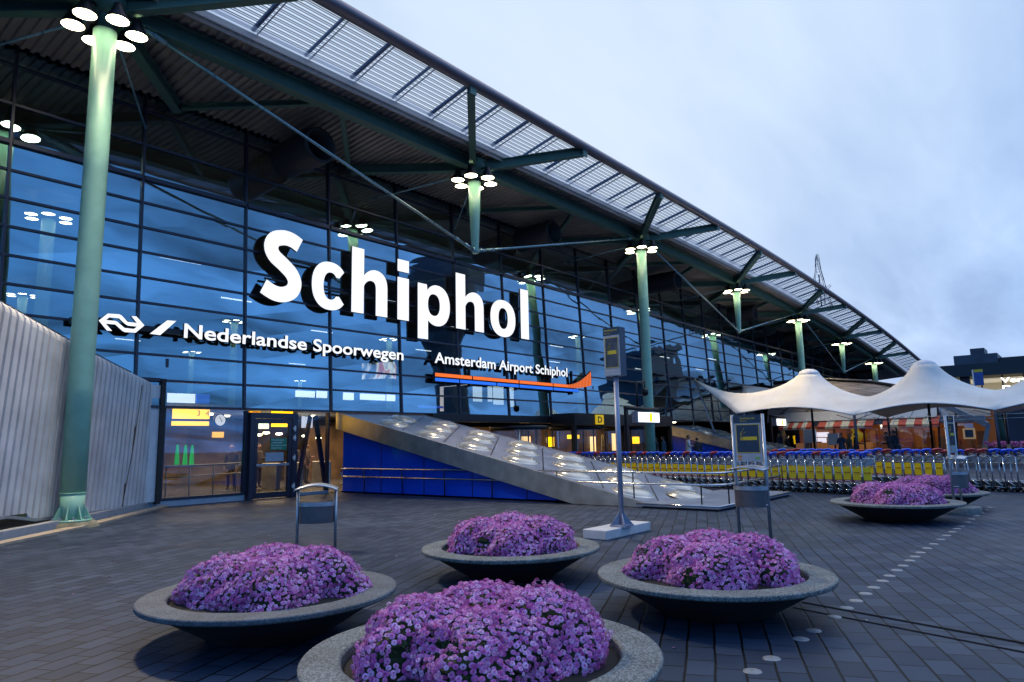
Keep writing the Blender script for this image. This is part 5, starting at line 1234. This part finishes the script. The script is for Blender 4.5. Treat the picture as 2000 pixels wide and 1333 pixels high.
for i in range(7):
    y = 5.8+1.0*i; t = thing('cafe_table', 'small orange-lit table inside the glazed café', 'table', (XC+1.6+.5*(i % 2), y, 0), 0, 'tables inside the café')
    g = MB(); g.lathe([(0, .74), (.38, .74), (.38, .71), (0, .71)], 16); g.obj('table_top', mat('table_wood', (.28, .12, .05), .5), t); g = MB(); g.tube([(0,0,.05),(0,0,.71)], .035, 8); g.lathe([(0, .05), (.2, .052), (.2, .08), (0, .08)], 14); g.obj('leg', M_BLACK, t)
# slate roofed drum behind
m, nt, bs, out = nodes('slate_roof'); N = nt.nodes; L = nt.links; tc = N.new('ShaderNodeTexCoord'); mp = N.new('ShaderNodeMapping'); mp.inputs['Rotation'].default_value = (0, 0, rad(25)); L.new(tc.outputs['Generated'], mp.inputs[0])
bk = N.new('ShaderNodeTexBrick'); bk.inputs['Scale'].default_value = 1; bk.inputs['Brick Width'].default_value = .09; bk.inputs['Row Height'].default_value = .11; bk.inputs['Mortar Size'].default_value = .006; bk.inputs['Color1'].default_value = (.10, .085, .08, 1); bk.inputs['Color2'].default_value = (.16, .14, .14, 1); bk.inputs['Mortar'].default_value = (.02, .02, .02, 1); L.new(mp.outputs[0], bk.inputs[0]); L.new(bk.outputs[0], bs.inputs['Base Color']); bs.inputs['Roughness'].default_value = .4
sr = thing('slate_pavilion', 'dark slate-clad curved pavilion roof behind the tent', 'building', (0, 0, 0))
top = [(60, 20.0, 6.15), (60, 18, 6.2), (60, 15.5, 6.12), (60, 12.5, 5.72), (60, 10.4, 5.2), (60, 7.5, 4.35), (60, 5, 3.4)]
g = MB(); n = len(top); vs = []
for (x, y, z) in top: vs += [(x, y, z), (x-2.2, y-.2, 3.0+(z-3)*.5), (x-3.2, y-.3, 2.75)]
g.add(vs, [(3*i+j, 3*i+j+1, 3*i+j+4, 3*i+j+3) for i in range(n-1) for j in range(2)], 0, True); g.obj('slate_cladding', m, sr)
g = MB(); g.tube([(p[0]-.1, p[1], p[2]+.05) for p in top], .13, 8); g.obj('coping', M_BLACK, sr)
g = MB(); vs = []
for (x, y, z) in top: vs += [(x+.02, y, z), (x+12, y, z-.3), (x+12, y, 0)]
g.add(vs, [(3*i+j, 3*i+j+1, 3*i+j+4, 3*i+j+3) for i in range(n-1) for j in range(2)]); g.obj('roof_back', M_BLACK, sr)

# A-boards, balloons
for x, y, lab in ((53.6, 15.55, 'taller grey menu board standing under the first awning'), (53.8, 14.0, 'shorter grey menu board under the middle awning')):
    t = thing('menu_board', lab, 'board', (x, y, 0), 0, 'menu boards of the café')
    s = 1. if 'taller' in lab else .85
    for sy in (-.42, .42):
        g = MB(); g.tube([(0,sy*s,0),(.05,sy*s,2.15*s)], .03, 8); g.obj('leg', M_GALV, t)
    g = MB(); g.bx(0, -.40*s, 1.15*s, .05, .40*s, 2.12*s); g.obj('board', M_SIGNGREY, t)
t = thing('balloon_bunch', 'bunch of yellow and red balloons hanging by the café window', 'balloons', (54.4, 12.65, 1.3))
for k, (dy, z, r, mm) in enumerate(((0, .75, .26, 'y'), (-.15, .3, .38, 'y'), (-.5, .75, .22, 'r'), (.12, .05, .22, 'y'))):
    g = MB(); g.lathe([(0, -r*1.1), (r*.5, -r*.85), (r*.95, -.1*r), (r*.9, r*.45), (r*.5, r*.9), (0, r)], 18, (0, dy, z)); g.obj('balloon', mat('balloon_yellow_glow', (.6, .42, .02), .3, emit=(1, .6, .02), estr=.12) if mm == 'y' else M_PLRED, t)  # yellow ones emit a little, imitating light from the café

# ------------------------------------------------------------------ departures building far right
db = thing('departures_building', 'dark flat-roofed departures building with lit windows beyond the tent', 'building', (0, 0, 0))
g = MB(); g.bx(120, -60, 0, 150, 16.2, 7.4); g.obj('lower_wall', mat('dark_block', (.035, .035, .055), .6, var=.3, vscale=.2), db)
g = MB(); g.bx(119.0, -60, 9.75, 152, 16.8, 11.5); g.obj('roof', mat('dark_roof', (.02, .023, .032), .5), db)
g = MB(); g.bx(124, 8.6, 11.5, 135, 14.1, 13.3); g.bx(125, 10.2, 13.3, 130, 12.0, 14.3); g.obj('plant_room', mat('plant_room', (.05, .06, .09), .5, var=.3, vscale=.5), db)
g = MB(); g.bx(124.5, -2, 11.5, 134, 8.5, 12.6); g.obj('plant_room', MATS['dark_roof'], db)
g = MB(); g.add([(128,-60,7.4),(128,16,7.4),(128,16,9.75),(128,-60,9.75)], [(0,3,2,1)]); g.obj('lit_hall', emat('lit_hall', (1, .82, .52), .20), db)
for k in range(9):
    g = MB(); g.bx(121+.7*k, -55, 9.35-.12*(k % 3), 121.2+.7*k, 15.5, 9.42-.12*(k % 3)); g.obj('ceiling_strip', emat('dim_strip', (1, .88, .65), .5), db)
for k in range(14):
    y = 15.6-2.5*k; g = MB(); g.bx(120.4, y-.09, 7.4, 120.6, y+.09, 9.75); g.obj('mullion', M_BLACK, db)
g = MB(); g.bx(120.5, 12.0, 7.4, 121.6, 13.0, 9.75); g.obj('column', M_FRAME, db)
for s, z0, z1, y0, y1, pz in (('Vertrekhal', 8.55, 9.3, 8.2, 1.2, 0), ('Departures', 7.45, 8.2, 8.1, .6, 0)):
    text_fit('lettering', s, lambda a, b, q: (118.8, -a, b), -y0, -y1, z0, z1, 0, M_WHITELIT, db, offset=.02)
for k in range(5):
    y = 2.0-3.2*k; g = MB(); g.bx(119.9, y-1.2, 1.6, 119.97, y+1.2, 3.6); g.obj('window', emat('violet_window', (.10, .03, .28), .5), db)
t = thing('bus_stop_sign', 'blue stop sign with yellow top on a pale pole behind the tent', 'sign', (60.5, 5.6, 0))
g = MB(); g.tube([(0,.18,0),(0,.18,6.2)], .06, 8); g.obj('pole', M_GALV, t)
g = MB(); g.bx(-.04, -.42, 5.05, .04, .12, 6.0); g.obj('blue_panel', mat('stop_blue', (.01, .07, .32), .4), t)
g = MB(); g.bx(-.04, -.42, 6.003, .04, .12, 6.2); g.obj('yellow_top', M_SIGNYEL, t)
# terrace at far right: closed parasol, white chairs, pink flower boxes
t = thing('closed_parasol', 'closed green parasol behind the tent pole', 'parasol', (57.5, 4.3, 0))
g = MB(); g.tube([(0,0,0),(0,0,1.1)], .06, 8); g.obj('pole', M_WHITEP, t)
g = MB(); g.lathe([(.06, .95), (.30, 1.05), (.26, 1.8), (.14, 2.7), (.05, 3.1), (0, 3.2)], 14); g.obj('cloth', mat('parasol_green', (.015, .05, .035), .8, var=.3), t)
def chair(x, y, rz, lab):
    t = thing('terrace_chair', lab, 'chair', (x, y, 0), rz, 'white terrace chairs')
    g = MB(); g.bx(-.22, -.22, .42, .22, .22, .46); g.obj('seat', M_WHITEP, t, bevel=.01)
    g = MB(); g.beam((-.2,.2,.46),(-.22,.3,.95),.04,.03); g.beam((.2,.2,.46),(.22,.3,.95),.04,.03); g.bx(-.2,.24,.62,.2,.28,.93); g.obj('backrest', M_WHITEP, t)
    for sx in (-1, 1):
        for sy in (-1, 1):
            g = MB(); g.tube([(sx*.2,sy*.2,.42),(sx*.23,sy*.23,0)], .018, 6); g.obj('leg', M_WHITEP, t)
chair(50, 4.35, .6, 'white terrace chair nearest the parasol'); chair(50, 3.2, .5, 'white terrace chair beside the right tent pole'); chair(50, 2.2, .4, 'white terrace chair at the right edge of the photo')
for k in range(4):
    y = 4.2-1.25*k; x = 52
    t = thing('flower_box', ['pink flower box behind the white chair nearest the parasol', 'pink flower box second from the parasol', 'pink flower box third from the parasol', 'pink flower box at the right edge'][k], 'planter', (x, y, 0), 0, 'pink flower boxes of the terrace')
    g = MB(); g.bx(-.2, -.55, 0, .2, .55, .75); g.obj('box', M_PLBLK, t)
    v = MB()
    for _ in range(150):
        c = Vector((random.uniform(-.25, .25), random.uniform(-.6, .6), .75+random.uniform(0, .33))); n = Vector((random.gauss(-.5, .5), random.gauss(0, .5), random.gauss(.6, .4))).normalized(); u = n.orthogonal().normalized(); w = n.cross(u); s = .07
        v.add([c-u*s, c-w*s, c+u*s, c+w*s], [(0,1,2,3)])
    v.obj('blossoms', mat('pink_bloom', (.5, .12, .38), .7, var=.4, vscale=5), t)
t = thing('hedge', 'low dark hedge before the glazed café end', 'hedge', (53, 6.6, 0))
v = MB()
for _ in range(900):
    c = Vector((random.uniform(-.3, .3), random.uniform(-1.6, 1.6), random.uniform(.02, .62))); n = Vector((random.gauss(0, 1), random.gauss(0, 1), random.gauss(0, 1))).normalized(); u = n.orthogonal().normalized(); w = n.cross(u); s = .05
    v.add([c-u*s, c-w*s*.6, c+u*s, c+w*s*.6], [(0,1,2,3)])
v.obj('foliage', mat('hedge_leaf', (.02, .045, .02), .7, var=.4), t)

# wire sculpture on the roof edge
t = thing('wire_sculpture', 'tall wire figure sculpture standing on the roof edge against the sky', 'sculpture', (58.3, 15.2, 12.5+dz(58.3)))
g = MB(); r_ = random.Random(5)
def wl(pts, r=.022): g.tube(pts, r, 5)
ax = Vector((.62, -.78, 0))                       # across the view
def at(a, z, d=0): return (ax.x*a+.78*d, ax.y*a+.62*d, z)
prof = [(-.25, .1), (-.42, .6), (-.30, 1.1), (-.42, 1.7), (-.40, 2.3), (-.28, 2.9), (-.20, 3.4), (-.12, 4.0), (-.02, 4.3), (.08, 4.0), (.10, 3.4), (.22, 2.9), (.36, 2.2), (.46, 1.6), (.62, 1.0), (.80, .35), (.92, -.2)]
for d in (-.12, 0, .14): wl([at(a*(1-.25*abs(d)*3)+r_.uniform(-.04, .04), z, d) for a, z in prof])
for k in range(16):
    z = .2+k*.24; w = max(.06, .42*(1-z/4.5)); wl([at(-w, z, -.1), at(r_.uniform(-.1, .1), z+r_.uniform(-.15, .15), .12), at(w*.9, z+r_.uniform(-.1, .1), 0)], .015)
wl([at(.1, 1.2), at(.5, 1.5), at(.85, 1.75), at(.92, 1.65), at(.5, 1.25), at(.1, 1.0)]); wl([at(0, 0), at(.02, 1.5), at(0, 2.6)], .05); wl([at(.3, .2), at(.35, .9), at(.2, 1.2)], .04)
g.obj('wire_figure', mat('sculpture_wire', (.03, .04, .09), .4, .5), t)

# office block across the square: seen only mirrored in the glass
ob = thing('office_building', 'office block with wavy white floor bands mirrored in the glass front', 'building', (0, 0, 0))
for k in range(7):
    z = 3.3*k; g = MB(); n = 40; vs = []
    for i in range(n+1):
        x = 150+70*i/n; y = -30+1.6*math.sin(i*.45+k*.9)+.8*math.sin(i*.21+k); hgt = 1.0+.5*math.sin(i*.3+k*1.3)
        vs += [(x,y,z+1.8-hgt*.5),(x,y,z+2.6),(x,-52,z+2.6)]
    g.add(vs, [(3*i+j, 3*i+3+j, 3*i+4+j, 3*i+1+j) for i in range(n) for j in range(2)], 0, True); g.obj('floor_band', mat('office_band', (.45, .52, .62), .5), ob)
g = MB(); g.bx(150, -52, 0, 220, -32.5, 22.5); g.obj('glass_wall', mat('office_glass', (.06, .085, .12), .2), ob)
t = thing('control_tower', 'dark control tower mirrored in the glass beside the tall column', 'tower', (133, -29, 0))
g = MB(); g.bx(-4.5, -5, 0, 4.5, 4, 18); g.obj('shaft', mat('tower_grey', (.06, .08, .11), .5), t)
g = MB(); g.bx(-6, -6, 18, 6, 5, 24); g.bx(-6.5, -6.5, 24, 6.5, 5.5, 25); g.obj('cab', MATS['tower_grey'], t)
g = MB()
for k in range(5): g.tube([(-4+2*k,0,25),(-4+2*k,0,26.5+k % 2)], .1, 5)
g.obj('aerial', M_BLACK, t)

t = thing('control_tower', 'slender control tower with flared cab mirrored dark in the glass behind the big letters', 'tower', (84, -40, 0))
g = MB(); g.lathe([(2.4, 0), (2.4, 22), (2.8, 25), (6.0, 32), (6.4, 36), (5.6, 36.2), (5.2, 39), (0, 39.5)], 16, sm=False); g.obj('shaft', mat('tower_dark', (.03, .04, .055), .5, var=.2, vscale=.3), t)
g = MB(); g.lathe([(5.62, 36.4), (5.3, 38.6)], 16, sm=False); g.obj('cab_glass', M_SIGNBLUE, t)

# ------------------------------------------------------------------ people
def person(x, y, rz, label, jacket, trousers, hair, pose, h=1.75, skin=None, parent=None, hood=False, group=None):
    s = h/1.75
    me = bpy.data.meshes.new('person'); V = []; E = []; Rr = []
    def v(p, r): V.append(tuple(c*s for c in p)); Rr.append(r*s); return len(V)-1
    def ch(a, *pr):
        for p, r in pr: b = v(p, r); E.append((a, b)); a = b
        return a
    L_ = pose.get('lean', 0)
    pel = v((0,0,.95), .15)
    chest = ch(pel, ((0,L_*.3,1.12), .145), ((0,L_*.8,1.34), .165))
    neck = ch(chest, ((0,L_*1.1+.005,1.48), .085), ((0,L_*1.2+.02,1.56), .055))
    for sgn, key in ((-1, 'l'), (1, 'r')):
        arm = pose.get(key, ((.24, -.02, 1.14), (.25, .06, .90)))
        el = Vector(arm[0]); wr = Vector(arm[1])
        el = Vector((sgn*el.x, el.y+L_*.6, el.z)); wr = Vector((sgn*wr.x if wr.x >= 0 else sgn*wr.x, wr.y+L_*.8, wr.z))
        sh_ = ch(chest, ((sgn*.17,L_*.9,1.42), .082)); e_ = ch(sh_, (tuple(el), .056)); w_ = ch(e_, (tuple(wr), .036))
        dv_ = (wr-el).normalized(); sd_ = dv_.cross(Vector((sgn, .3, .2))).normalized(); pal = wr+dv_*.075; p_ = ch(w_, (tuple(pal), .034))
        for q in range(4):
            o_ = sd_*(q-1.5)*.02; L2 = (.07, .08, .075, .06)[q]; k1 = pal+o_+dv_*(.03+L2*.45); k2 = pal+o_*1.1+dv_*(.03+L2*.8)+Vector((-sgn*.025, 0, -.01)); ch(p_, (tuple(k1), .010), (tuple(k2), .008))
        th_ = wr+dv_*.04-sd_*.045+Vector((0, .015, 0)); ch(w_, (tuple(th_), .012), (tuple(th_+dv_*.04), .009))
        st = pose.get('step', .0)*sgn
        kn = ch(pel, ((sgn*.10,0,.88), .105), ((sgn*.11,st*.5+.03,.50), .068)); an = ch(kn, ((sgn*.11,st,.09), .046)); ch(an, ((sgn*.12,st+.13,.045), .04))
    me.from_pydata(V, E, []); o = bpy.data.objects.new('tmp_person', me); COL.objects.link(o)
    md = o.modifiers.new('skin', 'SKIN'); md.use_smooth_shade = True
    if not me.skin_vertices: raise RuntimeError('no skin layer')
    for i, r in enumerate(Rr): me.skin_vertices[0].data[i].radius = (r, r)
    me.skin_vertices[0].data[0].use_root = True
    ss = o.modifiers.new('sub', 'SUBSURF'); ss.levels = 1; ss.render_levels = 1
    bpy.context.view_layer.update()
    body = bpy.data.meshes.new_from_object(o.evaluated_get(bpy.context.evaluated_depsgraph_get())); bpy.data.objects.remove(o)
    bm = bmesh.new(); bm.from_mesh(body)
    wrs = []
    for sgn, key in ((-1, 'l'), (1, 'r')):
        arm = pose.get(key, ((.24, -.02, 1.14), (.25, .06, .90))); wr = Vector(arm[1]); el = Vector(arm[0])
        W_ = Vector((sgn*wr.x, wr.y+L_*.8, wr.z)); dd = (W_-Vector((sgn*el.x, el.y+L_*.6, el.z))).normalized(); wrs.append((W_*s, dd))
    for f in bm.faces:
        c = f.calc_center_median(); f.smooth = True
        mi = 1 if c.z > .90*s else 2
        if c.z > 1.53*s: mi = 0
        if c.z < .09*s: mi = 3
        for W_, dd in wrs:
            q = (c-W_)
            if q.length < .23*s and q.dot(dd) > .01: mi = 0
        f.material_index = mi
    # head
    hc = Vector((0, L_*1.25+.035, 1.655))*s; tilt = pose.get('nod', 0)
    r = bmesh.ops.create_uvsphere(bm, u_segments=18, v_segments=14, radius=1)
    for vv in r['verts']:
        p = vv.co.copy(); jaw = 1-.18*max(0, -p.z)
        q = Vector((p.x*.076*jaw, p.y*.096*(1-.1*max(0, -p.z)), p.z*.118))
        if p.y > .8 and -.35 < p.z < .25 and abs(p.x) < .3: q.y += .022*(1-abs(p.x)/.3)*(1 if p.z < .1 else .5)
        if p.y > .6 and p.z < -.72: q.y += .012
        vv.co = hc+Matrix.Rotation(tilt, 3, 'X') @ (q*s)
        for f in vv.link_faces: f.material_index = 0; f.smooth = True
    def ball(c, rr, mi, sc_=(1, 1, 1)):
        r = bmesh.ops.create_uvsphere(bm, u_segments=8, v_segments=6, radius=rr*s)
        for vv in r['verts']:
            vv.co = hc+Matrix.Rotation(tilt, 3, 'X') @ (Vector((vv.co.x*sc_[0], vv.co.y*sc_[1], vv.co.z*sc_[2]))+Vector(c)*s)
            for f in vv.link_faces: f.material_index = mi
    for sx in (-1, 1):
        ball((sx*.030, .083, .012), .011, 3); ball((sx*.077, -.005, .0), .026, 0, (.4, .8, 1.2)); ball((sx*.03, .088, .034), .013, 4, (1.2, .4, .3))
    ball((0, .088, -.058), .02, 5, (1.1, .4, .28))
    body.materials.clear()
    for m_ in (skin or M_SKIN, jacket, trousers, M_RUBBER, hair, mat('lips', (.3, .1, .09), .5, var=0)): body.materials.append(m_)
    bm.to_mesh(body); bm.free()
    body.name = 'person'; t = meshobj('person', body, None, (x, y, 0)); t.rotation_euler = (0, 0, rz); tag(t, label, 'person', group)
    g = MB(); hm = []
    n1, n2 = 16, 8
    for j in range(n2+1):
        th = .62*PI*j/n2
        for i in range(n1):
            a = 2*PI*i/n1; k = 1.0
            p = Vector((math.sin(th)*math.cos(a), math.sin(th)*math.sin(a), math.cos(th)))
            if p.y > .25 and p.z < .45: p = p*.90                    # tuck away from the face
            hm.append(hc+Matrix.Rotation(tilt, 3, 'X') @ (Vector((p.x*.083, p.y*.102-.008, p.z*.125+.006))*s*(1.0+.03*math.sin(5*a+3*th))))
    g.add(hm, [(j*n1+i, j*n1+(i+1) % n1, (j+1)*n1+(i+1) % n1, (j+1)*n1+i) for j in range(n2) for i in range(n1)], 0, True); g.obj('hair', hair, t)
    # jacket skirt and collar
    g = MB(); g.lathe([(.20, .80), (.205, .86), (.19, 1.0), (.17, 1.10)], 18, sm=True, M=Matrix.Diagonal((s, .78*s, s))); g.obj('jacket_hem', jacket, t); g = MB(); g.lathe([(.085, 1.50), (.10, 1.455), (.125, 1.42)], 14, (0, L_*1.1*s, 0), M=Matrix.Diagonal((s, s, s))); g.obj('collar', jacket, t)
    return t
J = lambda n, c: mat('cloth_'+n, tuple(min(.6, q*1.9) for q in c), .8, var=.15, vscale=12, bump=.15, bscale=40)
TRO = J('trousers', (.02, .022, .03)); BLKH = J('hair_black', (.012, .010, .010)); BRNH = J('hair_brown', (.035, .022, .014)); REDH = J('hair_auburn', (.16, .06, .02))
up_hand = ((.22, .10, 1.20), (.07, .20, 1.50)); fwd_arm = ((.24, .02, 1.16), (.14, .30, 1.16)); fold = ((.25, .02, 1.15), (-.02, .22, 1.18))
def facing(x, y, off): return math.atan2(-x, y)+off          # off=0 looks away from the camera; +90 deg looks left
person(36.3, 18.95, facing(36.3, 18.95, rad(95)), 'person in black leather jacket smoking beside the green column', J('black_leather', (.014, .014, .016)), TRO, BLKH, {'r': up_hand, 'l': up_hand}, 1.74)
person(37.2, 18.95, facing(37.2, 18.95, rad(70)), 'person in dark teal jacket seen from behind before the blue wall', J('dark_teal', (.015, .035, .05)), TRO, BLKH, {'step': .1}, 1.78)
person(37.6, 17.62, facing(37.6, 17.62, rad(-75)), 'person in pale grey jacket facing right before the blue wall', J('pale_grey', (.42, .40, .38)), TRO, BRNH, {'l': fold, 'r': fold}, 1.80)
person(38.0, 17.25, facing(38.0, 17.25, rad(15)), 'person in black coat with dark hair seen from behind beside the pale jacket', J('black_coat', (.012, .012, .014)), TRO, BLKH, {}, 1.66)
person(45.5, 15.05, facing(45.5, 15.05, rad(150)), 'person in dark navy jacket with hand to mouth at the far wedge tip', J('navy_a', (.02, .025, .04)), TRO, BRNH, {'l': up_hand}, 1.86)
person(46.0, 14.75, facing(46, 14.75, rad(120)), 'shorter person in black jacket beside the one at the far wedge tip', J('black_b', (.015, .015, .018)), TRO, BLKH, {'r': fwd_arm}, 1.70)
person(43.0, 10.75, facing(43, 10.75, rad(160)), 'person in blue-black jacket smoking left of the front tent pole', J('navy_b', (.018, .03, .055)), TRO, BRNH, {'l': up_hand, 'r': fwd_arm}, 1.76)
person(44.6, 10.75, facing(44.6, 10.75, rad(-120)), 'person in brown coat with auburn hair standing behind the smoker', J('brown_coat', (.10, .075, .045)), TRO, REDH, {}, 1.70)
person(43.4, 10.1, facing(43.4, 10.1, rad(-95)), 'person in black padded coat looking up beside the tent pole', J('black_padded', (.014, .016, .022)), TRO, BLKH, {'r': fwd_arm, 'l': fwd_arm, 'nod': .25}, 1.76)
person(42.4, 8.15, facing(42.4, 8.15, rad(100)), 'person in dark coat bowed over right of the front tent pole', J('black_d', (.015, .014, .018)), TRO, BLKH, {'l': up_hand, 'r': fwd_arm, 'lean': .10, 'nod': -.5}, 1.74)
person(43.6, 8.15, facing(43.6, 8.15, rad(60)), 'person in navy coat with grey hood and shoulder bag', J('navy_c', (.02, .025, .04)), TRO, J('knit_hat', (.02, .03, .05)), {'l': fwd_arm, 'step': .1}, 1.84)
t = thing('shoulder_bag', 'dark leather shoulder bag worn by the person in navy coat', 'bag', (43.25, 8.0, .80)); g = MB(); g.bx(-.10, -.20, 0, .10, .20, .26); g.obj('body', mat('bag_leather', (.03, .035, .05), .35), t, bevel=.04); g = MB(); g.tube([(0,-.18,.24),(.15,-.05,.62),(.2,.12,.66)], .012, 6); g.obj('strap', MATS['bag_leather'], t)
for k, (x, y, off, lab) in enumerate(((14.5, 26.0, 140, 'dim person standing behind the ticket gates left of the notice'), (15.5, 25.8, -160, 'dim person standing behind the ticket gates right of the notice'), (17.5, 26.2, 100, 'dim person standing in the hall behind the side light'), (18.3, 26.6, -100, 'dim person at the far right of the side light'))):
    person(x, y, rad(off), lab, J('indoor_%d' % (k % 2), ((.03, .025, .03), (.05, .035, .03))[k % 2]), TRO, BLKH, {'l': fwd_arm} if k % 2 else {}, 1.74)
